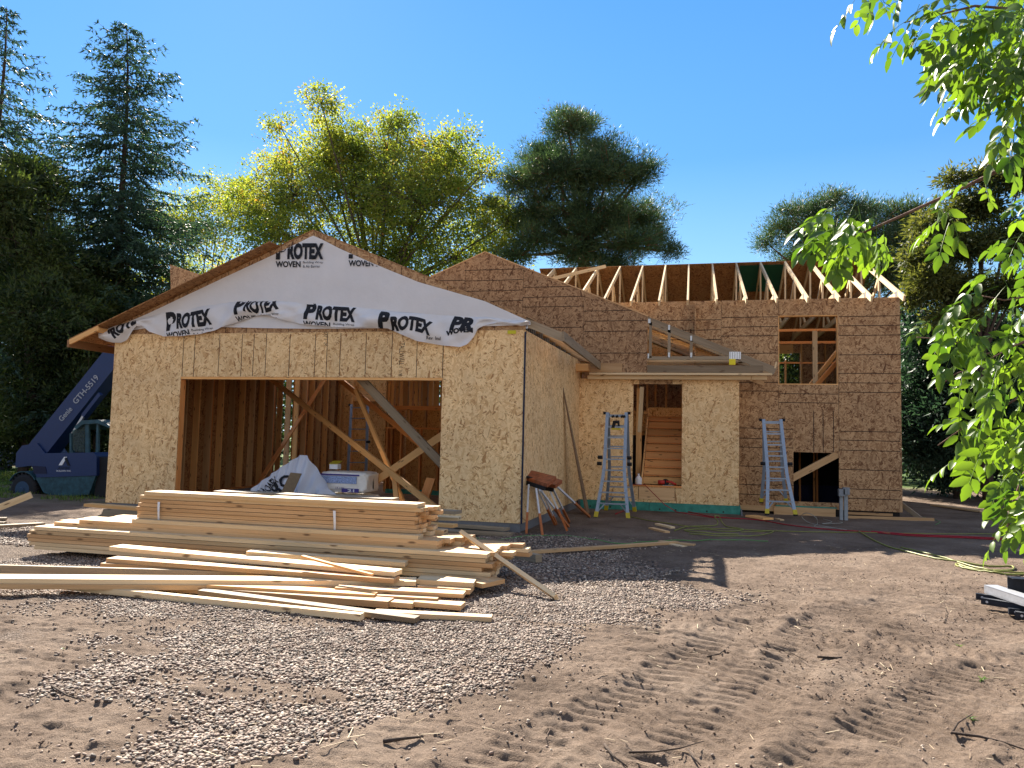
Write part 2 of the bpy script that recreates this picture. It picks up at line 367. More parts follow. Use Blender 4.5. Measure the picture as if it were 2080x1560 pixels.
def ground_mat():
    q = NT('sandy_soil'); g = q.n('NewGeometry').outputs['Position']
    n1 = q.noise(g, 1.1, 5, .62); n2 = q.noise(g, 22., 5, .7); n3 = q.noise(g, 180., 3, .7)
    c = q.ramp(n1, [(.3, (.12, .088, .066)), (.5, (.192, .145, .112)), (.72, (.262, .208, .165))])
    c = q.mix(.55, c, q.ramp(n2, [(.3, (.5, .46, .42)), (.7, (1.22, 1.19, 1.15))]), 'MULTIPLY')
    c = q.mix(.65, c, q.ramp(n3, [(.32, (.45, .42, .40)), (.62, (1.25, 1.22, 1.2))]), 'MULTIPLY')
    gm = q.n('Attribute', attribute_name='gravel').outputs['Fac']
    vo = q.n('TexVoronoi', {'Vector': g, 'Scale': 85.}); vc = q.n('SeparateColor', {0: vo.outputs['Color']}).outputs[0]; gc = q.mix(1., q.ramp(vc, [(0., (.08, .06, .05)), (.5, (.24, .185, .15)), (1., (.42, .35, .29))]), q.ramp(vo.outputs['Distance'], [(.25, (1, 1, 1)), (.7, (.35, .32, .30))]), 'MULTIPLY'); c = q.mix(q.math('MULTIPLY', gm, .85), c, gc)
    gr = q.n('Attribute', attribute_name='grass').outputs['Fac']
    c = q.mix(gr, c, q.ramp(n2, [(.3, (.03, .055, .012)), (.7, (.10, .16, .035))]))
    q.bump(q.math('ADD', q.math('ADD', n2, q.math('MULTIPLY', n3, .5)), q.math('MULTIPLY', q.math('MULTIPLY', vo.outputs['Distance'], gm), -.9)), .9, .03)
    return q.fin(c, .95, 0, .15)
ground = npmesh('ground', _V, _F, ground_mat(), smooth=True); tag(ground, kind='structure')
for nm, val in (('gravel', gravel_mask(_X, _Y)), ('grass', sm((-_X-11.5)/2)*sm((_Y-14)/3)*sm((fbm(_X*.9, _Y*.9, 71)-.36)/.1)+sm((_Y-27)/3))):
    at = ground.data.attributes.new(nm, 'FLOAT', 'POINT'); at.data.foreach_set('value', np.clip(val, 0, 1).ravel().astype(np.float32))

# pebbles: tens of thousands of river stones, one object
def ico(sub):
    b = bmesh.new(); bmesh.ops.create_icosphere(b, subdivisions=sub, radius=1); v = np.array([x.co[:] for x in b.verts]); f = np.array([[x.index for x in p.verts] for p in b.faces]); b.free(); return v, f
def stones(name, pts, size, sub, mat, sink=.32, flat=(.42, .75)):
    v0, f0 = ico(sub); n = len(pts)
    a = rng.uniform(.75, 1.3, n)*size; b = rng.uniform(.6, 1.0, n)*size; c = rng.uniform(*flat, n)*size; th = rng.uniform(0, 6.28, n); ti = rng.normal(0, .3, n)
    jit = 1+rng.normal(0, .07, (n, len(v0), 1)); P = v0[None]*jit
    P = P*np.stack([a, b, c], -1)[:, None]
    x = P[..., 0]*np.cos(ti)[:, None]+P[..., 2]*np.sin(ti)[:, None]; z = -P[..., 0]*np.sin(ti)[:, None]+P[..., 2]*np.cos(ti)[:, None]; y = P[..., 1]
    X = x*np.cos(th)[:, None]-y*np.sin(th)[:, None]; Y = x*np.sin(th)[:, None]+y*np.cos(th)[:, None]
    zz = gz(pts[:, 0], pts[:, 1]) + c*(1-2*sink) + pts[:, 2]
    V = np.stack([X+pts[:, :1], Y+pts[:, 1:2], z+zz[:, None]], -1).reshape(-1, 3)
    Fa = (f0[None]+(np.arange(n)*len(v0))[:, None, None]).reshape(-1, 3)
    return V, Fa, np.repeat(rng.random(n), len(f0))
def stone_mat():
    q = NT('river_stone'); t = q.tone(); co = q.n('TexCoord').outputs['Object']
    c = q.ramp(t, [(0, (.05, .040, .034)), (.2, (.11, .085, .068)), (.42, (.24, .165, .125)), (.6, (.20, .155, .125)), (.8, (.30, .215, .155)), (1, (.48, .41, .33))])
    c = q.mix(.5, c, q.ramp(q.noise(co, 60., 3, .6), [(.3, (.7, .68, .66)), (.7, (1.15, 1.12, 1.1))]), 'MULTIPLY')
    return q.fin(c, .7, 0, .3)
def scatter(n, x0, x1, y0, y1, thr=None):
    x = rng.uniform(x0, x1, n); y = rng.uniform(y0, y1, n); k = gravel_mask(x, y) > rng.random(n)*.9+.06
    # keep only what lies in view
    px_, py_, dp = (x*_rt.x+y*_rt.y-HC*_rt.z), 0, (x*_fw.x+y*_fw.y)
    k &= (np.abs(px_/np.maximum(dp, .1)) < .74) & (dp > 2)
    return np.stack([x[k], y[k], np.zeros(k.sum())], -1)
_p1 = scatter(46000, -3.8, 2.2, 2.6, 4.3); _p2 = scatter(125000, -6.6, 2.4, 4.3, 7.0); _p3 = scatter(62000, -9.5, 2.4, 7.0, 11.4)
_st = [stones('s', _p1, .0082*rng.uniform(.5, 1.7, len(_p1)), 2, None), stones('s', _p2, .0086*rng.uniform(.6, 1.6, len(_p2)), 1, None), stones('s', _p3, .0135*rng.uniform(.7, 1.4, len(_p3)), 1, None)]
# loose strays on the bare soil
_n = 16000; _x = rng.uniform(-6, 5, _n); _y = rng.uniform(2.6, 11, _n); _k = (vnoise(_x*1.5, _y*1.5, 61) > .35+.3*rng.random(_n)+np.clip((_x+.4*_y-1.0)*.25, 0, .28)); _p4 = np.stack([_x[_k], _y[_k], np.zeros(_k.sum())], -1)
_st.append(stones('s', _p4, .0065*rng.uniform(.5, 1.9, len(_p4)), 1, None, .35))
_o = 0; VV = []; FF = []; TT = []
for v, f, t in _st: VV.append(v); FF.append(f+_o); TT.append(t); _o += len(v)
peb = npmesh('gravel', np.concatenate(VV), np.concatenate(FF), stone_mat(), tone=np.concatenate(TT), smooth=True)
tag(peb, 'grey and pinkish river gravel spread over the soil', 'gravel', kind='stuff')
# soil crumbs
_n = 26000; _x = rng.uniform(-4.5, 5, _n); _y = rng.uniform(2.6, 9.5, _n); _k = (gravel_mask(_x, _y) < .5) & (vnoise(_x*2.5, _y*2.5, 63) > .5); _p = np.stack([_x[_k], _y[_k], np.zeros(_k.sum())], -1)
v, f, t = stones('c', _p, .0032*rng.uniform(.5, 1.2, len(_p))**3*1.6, 1, None, .2, (.5, .9))
tag(npmesh('soil_crumbs', v, f, plain('soil_crumb', (.12, .08, .055), .95, var=.3), tone=t, smooth=True), 'dry brown soil crumbs strewn over the bare ground', 'soil crumbs', kind='stuff')

# straw and splinters
_n = 2600; _x = rng.uniform(-4.5, 5, _n); _y = rng.uniform(2.6, 12, _n); _k = vnoise(_x*1.7, _y*1.7, 66) > .45; _x, _y = _x[_k], _y[_k]; _a = rng.uniform(0, 6.28, len(_x)); _l2 = rng.uniform(.012, .055, len(_x))
_P = np.stack([_x, _y, gz(_x, _y)+.006], -1); _d = np.stack([np.cos(_a), np.sin(_a), rng.normal(0, .12, len(_x))], -1)*_l2[:, None]; _s = np.stack([-np.sin(_a), np.cos(_a), 0*_a], -1)*.0016
_z = np.zeros((len(_x), 3)); _z[:, 2] = .002
_V = np.stack([_P-_d-_s, _P+_d-_s, _P+_d+_s, _P-_d+_s, _P-_d-_s+_z, _P+_d-_s+_z, _P+_d+_s+_z, _P-_d+_s+_z], 1).reshape(-1, 3)
_f = np.array([[0, 1, 2, 3], [4, 7, 6, 5], [0, 4, 5, 1], [1, 5, 6, 2], [2, 6, 7, 3], [3, 7, 4, 0]]); _F = (_f[None]+8*np.arange(len(_x))[:, None, None]).reshape(-1, 4)
q = NT('straw_and_splinters'); tag(npmesh('straw', _V, _F, q.fin(q.ramp(q.tone(), [(0, (.10, .06, .04)), (.5, (.30, .22, .14)), (1, (.62, .52, .36))]), .8), tone=np.repeat(rng.random(len(_x)), 6)), 'scattered straw and wood splinters on the soil', 'straw', kind='stuff')
# ------------------------------------------------------------------ the house under construction
G, XL, XR, ZB, ZT, ZH = 11.435, -10.221, -2.566, .1575, 3.19, 2.425
XO0, XO1 = -8.802, -3.925
EN, XE, XE1, ED0, ED1, EZ0, EZ1, EZB = 16.19, -2.39, .943, -1.226, -.202, .535, 2.686, .10
MA, XM, ZM = 16.79, 4.187, 4.573
GY = 15.93
house = thing('house', 'half-built split-level house of raw strand board with an open garage', 'house', (-3, 16, 0))
def panel(mb, x0, x1, z0, z1, Y, t=.012, mat=0, tone=None, proud=0):
    mb.box((x0, Y-proud, z0), (x1, Y+t, z1), mat, tone, world=True)
def hline(mb, px0, px1, py, Y, mat=1, th=.007, py1=None):
    a = pY(px0, py, Y); b = pY(px1, py1 if py1 else py, Y); n = max(2, int((b.x-a.x)/.25)); z = b.z if py1 else a.z
    zz = a.z
    for i in range(n):
        xa = a.x+(b.x-a.x)*i/n; xb = a.x+(b.x-a.x)*(i+1)/n+.001; o = rnd(-.0015, .0015)
        mb.box((xa, Y-.004, zz-th/2+o), (xb, Y-.0004, zz+th/2+o), mat)
def vline(mb, x, z0, z1, Y, mat=1, th=.007):
    n = max(1, int((z1-z0)/.3))
    for i in range(n):
        o = rnd(-.001, .001); mb.box((x-th/2+o, Y-.004, z0+(z1-z0)*i/n), (x+th/2+o, Y-.0004, z0+(z1-z0)*(i+1)/n), mat)
OL = [mt['osb'], mt['line'], mt['edge']]; BL = [mt['brown'], mt['line'], mt['lum']]
# --- garage front wall
b = MB(); panel(b, XL, XO0, ZB, ZT, G, tone=.5); panel(b, XO1, XR, ZB, ZT, G, tone=.8)
hx = [XO0]+[pY(x, 720, G).x for x in (540, 664, 796)]+[XO1]
for i in range(4): panel(b, hx[i]+.001, hx[i+1]-.001, ZH, ZT, G, tone=(.3, .55, .2, .6)[i])
for x in (372, 395, 445, 491, 515, 540, 588, 640, 664, 691, 743, 796, 847):
    q = pY(x, 720, G); vline(b, q.x, ZH+rnd(0, .02), ZT-.02, G, th=.008)
vline(b, XO1, ZH, ZT, G, th=.01)
b.box((XL, G+.013, ZH-.003), (XO0, G+.05, ZH+.0)) ; b.box((XR-.012, G-.016, ZB), (XR+.016, G-.001, ZT-.03), 2); 
front = b.build('garage_front_wall', OL, house)
b = MB(); b.box((XO0-.05, G+.014, ZH-.04), (XO1+.05, G+.15, ZH+.25)); b.build('garage_door_header', mt['stud'], house)
for x in (XO0-.02, XO1+.02): MB().box((x-.019, G+.013, .16), (x+.019, G+.15, ZH-.045)).build('jamb_stud', mt['redstud'], house)
# --- gable of the garage
ax, az = -6.332, 4.954; sl = .413
b = MB(); zt = lambda x: az-abs(x-ax)*sl
b.prism([(XL-.30, G-.001, zt(XL-.30)-.14), (XL-.30, G-.001, zt(XL-.30)), (ax, G-.001, az), (XR, G-.001, zt(XR)), (XR, G-.001, ZT+.002), (XL, G-.001, ZT+.002)], (0, .012, 0), 0, .5)
for k in range(18):
    x = XL+.25+k*.406
    if abs(x-ax) < 3.6: vline(b, x, ZT+.01, zt(x)-.01, G-.003, th=.006)
b.build('garage_gable_wall', BL, house)
def truss(name, Y, xa, za, xl, xr, zb, slope, depth=.1, par=house, webs=(), mat='lum', plates=()):
    """truss in an XZ plane: top chords to tails xl, xr, bottom chord at zb"""
    b = MB(); T = .038
    for xe in (xl, xr): 
        ze = za-abs(xe-xa)*slope; b.beam((xa, Y, za-depth*.55), (xe, Y, ze-depth*.55), T, depth)
    wl, wr = max(xl, XL if za < 5.1 else xl), xr
    b.beam((webs[0] if webs else xl+.5, Y, zb+.045), (webs[1] if webs else xr-.5, Y, zb+.045), T, .09)
    for (x0, z0, x1, z1) in webs[2:]: b.beam((x0, Y, z0), (x1, Y, z1), T, .089, up=(1, 0, .01))
    o = b.build(name, mt[mat], par)
    for (x, z, w, h) in plates:
        c = MB(); c.box((x-w/2, Y-.024, z-h/2), (x+w/2, Y-.0195, z+h/2))
        for i in range(5): c.box((x-w/2+w*(i+.3)/5, Y-.026, z-h*.45), (x-w/2+w*(i+.5)/5, Y-.024, z+h*.45), 1)
        c.build('nail_plate', [mt['plate'], mt['ink']], o)
    return o
for k in range(14):
    Y = G+.035+.61*k
    truss('roof_truss', Y, ax, az-.01, XL-.52 if k else XL, -1.96, ZT+.01, sl, .13 if k == 0 else .09, webs=(XL, XR-.01, (ax-1.6, ZT+.05, ax-.8, zt(ax-.8)-.1), (ax+1.6, ZT+.05, ax+.8, zt(ax+.8)-.1)), mat='grey' if k == 0 else 'lum', plates=((XR-.05, ZT+.07, .17, .09),) if k < 8 else ())
# roof sheathing, left slope with the front overhang, right slope up to the wall line
def slab(pts, t, mats, name, tone=.5):
    b = MB(); P = [Vector(p) for p in pts]; n = (P[1]-P[0]).cross(P[2]-P[0]).normalized(); n = n if n.z > 0 else -n
    b.prism(P, n*t, 0, tone); return b.build(name, mats, house)
EX, EY = pY(141, 681, 11.12).x, 11.12; ezz = zt(EX)+.005; RX = pY(548, 492, EY).x
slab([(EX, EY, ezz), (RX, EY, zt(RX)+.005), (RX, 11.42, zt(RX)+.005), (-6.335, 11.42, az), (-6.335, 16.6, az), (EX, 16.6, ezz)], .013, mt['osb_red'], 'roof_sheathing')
slab([(-7.6, 16.61, zt(-7.6)), (-6.335, 16.61, az), (-6.335, 17.4, az), (-7.6, 17.4, zt(-7.6))], .013, mt['osb_red'], 'roof_sheathing')  # rear of left slope left off, an added opening to brighten the garage
slab([(ax+.003, 11.42, az), (XR+.12, 11.42, zt(XR+.12)), (XR+.12, 19.6, zt(XR+.12)), (ax+.003, 19.6, az)], .013, mt['brown'], 'roof_sheathing')
MB().box((EX-.04, EY, ezz-.14), (EX, 16.6, ezz-.006)).build('fascia', lumber('brown_fascia', (.20, .10, .045), (.32, .18, .085)), house)
MB().box((-1.94, 11.17, 2.975), (-1.902, 16.36, 3.125)).build('fascia', mt['grey'], house)
for x in (-10.35,):
    z = zt(x)-.055; MB().beam((x, EY+.04, z), (x, 11.42, z), .038, .088, up=(sl, 0, 1)).build('lookout', mt['stud'], house)
MB().beam((EX, EY+.02, ezz-.05), (EX+.6, EY+.02, ezz+.2), .038, .085).build('barge_board', mt['stud'], house)
p1 = pY(345, 537, 18.0); p2 = pY(347, 590, 18.0); p3 = pY(420, 590, 18.0); p4 = pY(420, 562, 18.0)
MB().prism([p1, p2, p3, p4], (0, .012, 0), 0, .8).build('upright_board_panel', mt['brown'], house)
# --- garage side wall, foundation, left and back wall
b = MB(); v = Vector((XE-XR, EN-G, 0)); nrm = Vector((v.y, -v.x, 0)).normalized()
b.prism([(XR+.002, G, ZB), (XE, EN, ZB), (XE, EN, ZT-.002), (XR+.002, G, ZT-.002)], -nrm*.012, 0, .45); b.build('garage_side_wall', OL, house)
b = MB(); b.prism([(XR-.02, G+.012, -.35), (XR-.02, G+.012, ZB-.002), (XE-.02, EN, ZB-.002), (XE-.02, EN, -.35)], -nrm*.18, 0, .5)
b.box((XL+.02, G+.012, -.35), (XO0, G+.2, ZB-.002)); b.box((XO1, G+.012, -.35), (XR-.2, G+.2, ZB-.002)); b.box((XO0, G+.02, -.35), (XO1, G+.2, .05)); b.box((XL+.02, G+.2, -.6), (XL+.2, 20.4, ZB-.002))
b.build('foundation', mt['found'], house)
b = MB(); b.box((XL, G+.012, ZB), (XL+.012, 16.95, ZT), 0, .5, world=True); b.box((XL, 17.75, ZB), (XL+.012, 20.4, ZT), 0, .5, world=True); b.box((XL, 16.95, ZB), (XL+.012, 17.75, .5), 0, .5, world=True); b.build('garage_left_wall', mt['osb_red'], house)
b = MB(); b.box((XL+.2, G+.2, -.1), (XR-.2, 20.4, .075)); b.build('garage_floor', plain('rough_slab', (.42, .27, .15), .9, var=.3, scale=3), house)
Y = G+.25; k = 0
while Y < 20.2:
    d = .038; MB().box((XL+.014, Y, ZB+.04), (XL+.152, Y+d, ZT-.08), 0).build('wall_stud', mt['stud'] if k % 2 else mt['lum'], house)
    if k in (2, 6, 12, 16): MB().box((XL+.014, Y+.04, ZB+.04), (XL+.152, Y+.078, ZT-.08)).build('wall_stud', mt['redstud'], house)
    Y += .406; k += 1
MB().box((XL+.013, G+.16, ZB), (XL+.154, 20.3, ZB+.038)).build('bottom_plate', mt['redstud'], house)
MB().box((XL+.013, G+.16, ZT-.078), (XL+.154, 20.3, ZT)).build('top_plate', mt['stud'], house)
for a, c in (): MB().box((XL+.012, a, .3), (XL+.017, c, ZT-.1)).build('blue_gap', plain('blue_grey_film', (.06, .075, .085), .6), house)
# back wall of the garage, its door-height header, and the framed platform at its right
b = MB(); b.box((XL, 20.3, ZB), (-7.9, 20.312, ZT+1.4), 0, .4, world=True); b.box((-9.9, 20.28, .1), (-7.9, 20.298, 2.35), 0, .1, world=True); b.build('garage_back_wall', mt['osb_in'], house)
for x in (-10.05, -9.72, -9.68, -8.35, -8.0, -7.95): MB().box((x, 20.1, .1), (x+.04, 20.24, ZT)).build('wall_stud', mt['stud'], house)
MB().box((-9.68, 20.15, 2.42), (-8.2, 20.26, 2.72)).build('door_header', mt['stud'], house)
FY = 16.9
fx0, fx1 = pY(785, 850, FY).x, -2.55
z1, z2, z3 = pY(830, 826, FY).z, pY(830, 868, FY).z, pY(830, 985, FY).z
MB().box((fx0, FY, z1-.08), (fx1, FY+.14, z1+.02)).build('rim_beam', mt['redstud'], house)
MB().box((fx0, FY, z2-.04), (fx1, FY+.14, z2)).build('top_plate', mt['redstud'], house)
for x in (fx0+.02, fx0+.55, fx0+.95, fx0+1.35, fx0+1.95): MB().box((x, FY+.01, z2+.001), (x+.05, FY+.13, z1-.081)).build('cripple_stud', mt['stud'], house)
for x in (fx0, fx0+.12, fx0+.36, fx0+.85, fx0+1.3, fx0+1.75): MB().box((x, FY+.01, .1), (x+.042, FY+.13, z2-.041)).build('wall_stud', mt['redstud'], house)
x = fx0
while x < fx1: 
    w = rnd(.05, .16); MB().box((x, FY+.02, z1+.021), (x+w-.012, FY+.06+rnd(0, .06), ZT+1)).build('gable_stud', mt['stud'], house); x += w+rnd(0, .03)
MB().box((fx0, FY+1.3, 0), (fx1, FY+1.32, z1+.1)).build('inner_partition', mt['osb_in'], house)
MB().box((fx0+.05, FY-.05, .06), (fx1, FY+.15, .17)).build('sill_foam', mt['teal'], house)
MB().box((fx0-.03, FY, .1), (fx0-.018, 20.3, ZT+1)).build('inner_side_wall', mt['osb_in'], house)
# braces inside the garage
def brace(a, b_, w=.14, t=.038, mat='stud', up=(0, -.15, 1), par=house, name='brace'):
    MB().beam(a, b_, t, w, up=up).build(name, mt[mat], par)
brace(pY(722, 758, 11.70), pY(905, 950, 11.78), .145, mat='grey')
brace(pY(540, 762, 15.6), pY(888, 1034, 11.95), .12)
brace(pX(665, 762, XL+.19), pX(515, 998, XL+.19), .12, up=(1, 0, .2), mat='redstud')
brace(pY(722, 790, 13.5), pY(822, 1026, 13.2), .10, mat='stud')
brace(pY(745, 990, 13.0), pY(905, 880, 12.2), .13)
brace(pY(683, 765, 16.2), pY(905, 945, 14.8), .13, mat='redstud')
brace(pY(876, 972, 12.6), pY(858, 1024, 12.4), .18, mat='redstud', up=(1, -.2, 0))
brace(pY(800, 962, 12.9), pY(806, 1020, 12.7), .09, mat='stud', up=(1, 0, .1))
# --- middle gable over the entry
ma = pY(985, 512, GY); me_ = pY(1575, 745, GY); ms = (ma.z-me_.z)/(me_.x-ma.x); mz = lambda x: ma.z-abs(x-ma.x)*ms
xr_ = pY(1315, 700, GY).x; zb_ = pY(1315, 757, GY).z
b = MB(); b.prism([(-6.6, GY, mz(-6.6)), (ma.x, GY, ma.z), (xr_, GY, mz(xr_)), (xr_, GY, zb_), (-1.9, GY, zb_), (-1.9, GY, zb_+.25), (-6.6, GY, zb_+.25)], (0, .012, 0), 0, .75)
for (x0, x1, ys) in ((873, 944, (571,)), (944, 1062, (549.6, 571, 592, 613)), (1063, 1186, (584, 604.4, 624, 666)), (1187, 1314, (632, 652.6, 673.6, 717.5))):
    for y in ys:
        a = pY(x0, y, GY); c = pY(x1, y, GY); x1w = min(c.x, ma.x+(ma.z-a.z)/ms-.02); x0w = max(a.x, ma.x-(ma.z-a.z)/ms+.02)
        n = 8
        for i in range(n):
            o = rnd(-.0015, .0015); b.box((x0w+(x1w-x0w)*i/n, GY-.004, a.z-.007+o), (x0w+(x1w-x0w)*(i+1)/n+.001, GY-.0004, a.z+.007+o), 1)
for x in (944, 1062, 1186): q = pY(x, 620, GY); vline(b, q.x, zb_+.3, mz(q.x)-.02, GY, th=.004)
b.build('entry_gable_wall', [mt['gable'], mt['line'], mt['lum']], house)
b = MB(); b.beam((ma.x, GY+.03, ma.z+.006), (-6.6, GY+.03, mz(-6.6)+.006), .08, .022, mat=2); b.beam((ma.x, GY+.03, ma.z+.008), (xr_, GY+.03, mz(xr_)+.008), .08, .022, mat=2); b.build('rake_edge', BL, house)
zc = pY(1400, 727, GY).z-.045
for k in range(12):
    Y = GY+.035+k*.32 if k else GY+.02
    b = MB(); xe = me_.x; d = .15 if k == 0 else .12
    b.beam((xr_-.02 if k == 0 else ma.x, Y, (mz(xr_-.02) if k == 0 else ma.z)-d*.55), (xe, Y, mz(xe)-d*.55), .038, d)
    if k == 0: b.beam((xr_+.002, Y, zc+.045), (pY(1500, 727, GY).x, Y, zc+.045), .038, .07)
    else: b.beam((ma.x, Y, zc+.045), (xe-.45, Y, zc+.045), .038, .09)
    if k == 0:
        for px_ in (1321, 1359, 1404): x = pY(px_, 700, GY).x; b.beam((x, Y, zc+.05), (x, Y, mz(x)-.1), .038, .06, up=(1, 0, 0))
    o = b.build('entry_truss', mt['grey'] if k == 0 else mt['pale'], house)
    if k == 0:
        for (px_, py_, w, h) in ((1319, 652, .05, .09), (1359, 665, .04, .10), (1404, 687, .04, .10), (1359, 721, .04, .10), (1404, 721, .04, .10), (1317, 723, .03, .10), (1493, 722, .23, .15)):
            q = pY(px_, py_, GY); c = MB(); c.box((q.x-w/2, GY-.006, q.z-h/2), (q.x+w/2, GY-.0005, q.z+h/2))
            for i in range(5): c.box((q.x-w/2+w*(i+.35)/5, GY-.008, q.z-h*.45), (q.x-w/2+w*(i+.5)/5, GY-.006, q.z+h*.45), 1)
            c.build('nail_plate', [mt['plate'], mt['line']], o)
b = MB(); b.prism([(ma.x+1.3, 19.9, zc+.1), (ma.x+1.3, 19.9, mz(ma.x+1.3)-.12), (me_.x-.4, 19.9, mz(me_.x-.4)-.12), (me_.x-.4, 19.9, zc+.1)], (0, .012, 0)); b.build('inner_gable_wall', mt['osb_in'], house)
slab([(ma.x, GY+.02, ma.z), (ma.x+1.4, GY+.02, mz(ma.x+1.4)), (ma.x+1.4, 19.8, mz(ma.x+1.4)), (ma.x, 19.8, ma.z)], .012, mt['brown'], 'roof_sheathing')
slab([(ma.x, GY+.02, ma.z), (-6.6, GY+.02, mz(-6.6)), (-6.6, 19.8, mz(-6.6)), (ma.x, 19.8, ma.z)], .012, mt['brown'], 'roof_sheathing')
# porch beams
xq = pY(1550, 750, GY).x
MB().box((xr_+.003, GY-.02, zb_+.005), (xq, GY+.018, zb_+.155)).build('porch_beam', mt['grey'], house)
MB().box((-2.15, GY-.015, zb_-.045), (me_.x-.06, GY+.12, zb_-.002)).build('porch_plate', mt['pale'], house)
MB().box((-2.2, EN-.16, zb_-.13), (me_.x-.15, EN-.02, zb_-.05)).build('porch_plate', mt['pale'], house)
MB().box((-2.42, GY-.25, zb_+.02), (-2.14, GY+.05, zb_+.17)).build('beam_end', mt['stud'], house)
MB().box((-2.14, GY-.02, zb_+.01), (-1.45, GY+.018, zb_+.2)).build('porch_beam', mt['lum'], house)
for k in range(0): MB().box((-2.1, GY+.2+k*.45, zb_-.05), (1.35, GY+.238+k*.45, zb_+.04)).build('ceiling_joist', mt['stud'], house)
brace(pY(1525, 769, GY+.1), pY(1550, 779, GY+.7), .1, mat='lum'); brace(pY(1577, 735, GY), pY(1574, 748, GY+.02), .03, mat='pale')
# --- entry wall
b = MB(); panel(b, XE, ED0, EZB+.08, 2.80, EN, tone=.9); panel(b, ED1, XE1, EZB+.08, 2.80, EN, tone=.75)
panel(b, ED0, ED1, EZB+.08, EZ0-.03, EN, tone=.4, mat=0); vline(b, ED0+.13, .2, EZ0-.03, EN); vline(b, ED1-.13, .2, EZ0-.03, EN)
b.box((XE1, EN, EZB+.08), (XE1+.012, MA, 2.8), 0, .8, world=True); b.build('entry_wall', OL, house)
b = MB(); panel(b, ED0+.12, ED1-.2, EZ1, 2.80, EN-.004, tone=.3); panel(b, ED0, ED0+.119, EZ1, 2.80, EN, mat=1); panel(b, ED1-.199, ED1, EZ1, 2.80, EN, mat=1); b.build('door_head_panel', [mt['brown'], mt['osb']], house)
MB().box((ED0+.14, EN-.022, .24), (ED1-.14, EN-.002, EZ0-.045)).build('step_board', mt['lum'], house)
MB().box((ED0, EN-.03, EZ0-.028), (ED1, EN+.2, EZ0)).build('door_sill', mt['redstud'], house)
b = MB()
for x0, x1 in ((-2.33, -1.9), (-1.9, -.87), (-.86, .1), (.1, .955)): b.box((x0, EN-.03, -.12), (x1, EN-.001, .178), 0); [b.box((x0+.2+j*.33, EN-.034, .03), (x0+.23+j*.33, EN-.0305, .06), 1) for j in range(2)]
b.box((.956, EN-.03, -.12), (.985, MA, .178), 0); b.build('treated_sill_board', [mt['teal'], mt['line']], house)
MB().box((XE, EN+.03, -.3), (XE1, MA+.2, .17)).build('foundation', mt['found'], house)
MB().prism([(.99, EN+.05, -.1), (.99, EN+.05, .12), (.99, EN-.35, -.1)], (.03, 0, 0)).build('foundation_wedge', mt['found'], house)
# stairs behind the door
sx0, sx1 = -1.02, .02
for k in range(9):
    z = EZ0+.176*k; y = EN+.45+.24*k
    b = MB(); b.box((sx0, y, z+.004), (sx1, y+.02, z+.160)); b.build('stair_riser', mt['stud'], house); MB().box((sx0, y-.035, z+.172), (sx1, y+.25, z+.198)).build('stair_tread', mt['redstud'], house)  # treads in darker lumber, nosing shadow lines put into their colour
b = MB(); b.prism([(sx0-.04, EN+.35, EZ0-.3), (sx0-.04, EN+.35, EZ0+.15), (sx0-.04, EN+2.6, EZ0+1.75), (sx0-.04, EN+2.6, EZ0+1.3)], (.035, 0, 0)); b.build('stair_stringer', mt['stud'], house)
MB().box((-2.4, EN+2.5, 1.95), (sx1, 21, 2.12)).build('landing', mt['stud'], house)
MB().box((sx0, EN+2.2, 2.06), (sx1, EN+2.24, 2.28)).build('landing_edge', mt['osb_in'], house)
MB().box((-2.38, 20.98, 0), (.2, 21, 4.6), 0, .5, world=True).build('inner_wall', mt['brown'], house)
MB().box((.05, EN+.3, 0), (.07, 21, 4.5), 0, .5, world=True).build('inner_side_wall', mt['brown'], house)
MB().box((-2.4, EN+.6, 0), (-2.38, 21, 4.5), 0, .5, world=True).build('inner_side_wall', mt['brown'], house)
for x in (-1.45, -1.2, -.98, -.7, -.28): MB().box((x, 20.4, 2.12), (x+.05, 20.52, 4.5)).build('wall_stud', mt['stud'], house)
MB().box((-1.22, EN+.9, .2), (-1.1, EN+1.02, 2.65)).build('corner_post', mt['stud'], house)
MB().box((-1.5, EN+2.4, 1.6), (sx0-.05, EN+2.46, 2.12)).build('landing_edge', mt['osb_in'], house)
MB().box((-1.5, EN+2.3, 2.12), (sx0-.02, EN+2.36, 2.2)).build('landing_edge', mt['stud'], house)
MB().box((-2.3, EN+2.0, -.5), (sx0-.05, EN+2.02, 1.6)).build('stairwell_shade', mt['dark'], house)  # near-black sheet standing in for the shade of the stairwell
# --- main wall
WX0, WX1, WZ0, WZ1 = 1.797, 2.985, 2.740, 4.223; LX0, LX1, LZ0, LZ1 = 2.093, 2.979, .276, 1.31
b = MB(); z0 = .14
xs_ = ma.x+(ma.z-.14-ZM)/ms; b.prism([(xs_, MA, ZM), (XE1+.02, MA, ZM), (XE1+.02, MA, mz(XE1)-.14)], (0, .012, 0), 0, .7); panel(b, XE1+.02, WX0-.001, z0, ZM, MA, tone=.7); panel(b, WX0, WX1, WZ1, ZM, MA, tone=.5); panel(b, WX1+.001, XM, z0, ZM, MA, tone=.6)
zmid = pY(1640, 833, MA).z; panel(b, WX0, WX1, zmid, WZ0, MA, tone=.55); panel(b, WX0, LX0-.001, z0, zmid-.002, MA, tone=.45); panel(b, LX0, WX1, LZ1, zmid-.002, MA, tone=.6); panel(b, LX0, WX1, z0, LZ0, MA, tone=.4)
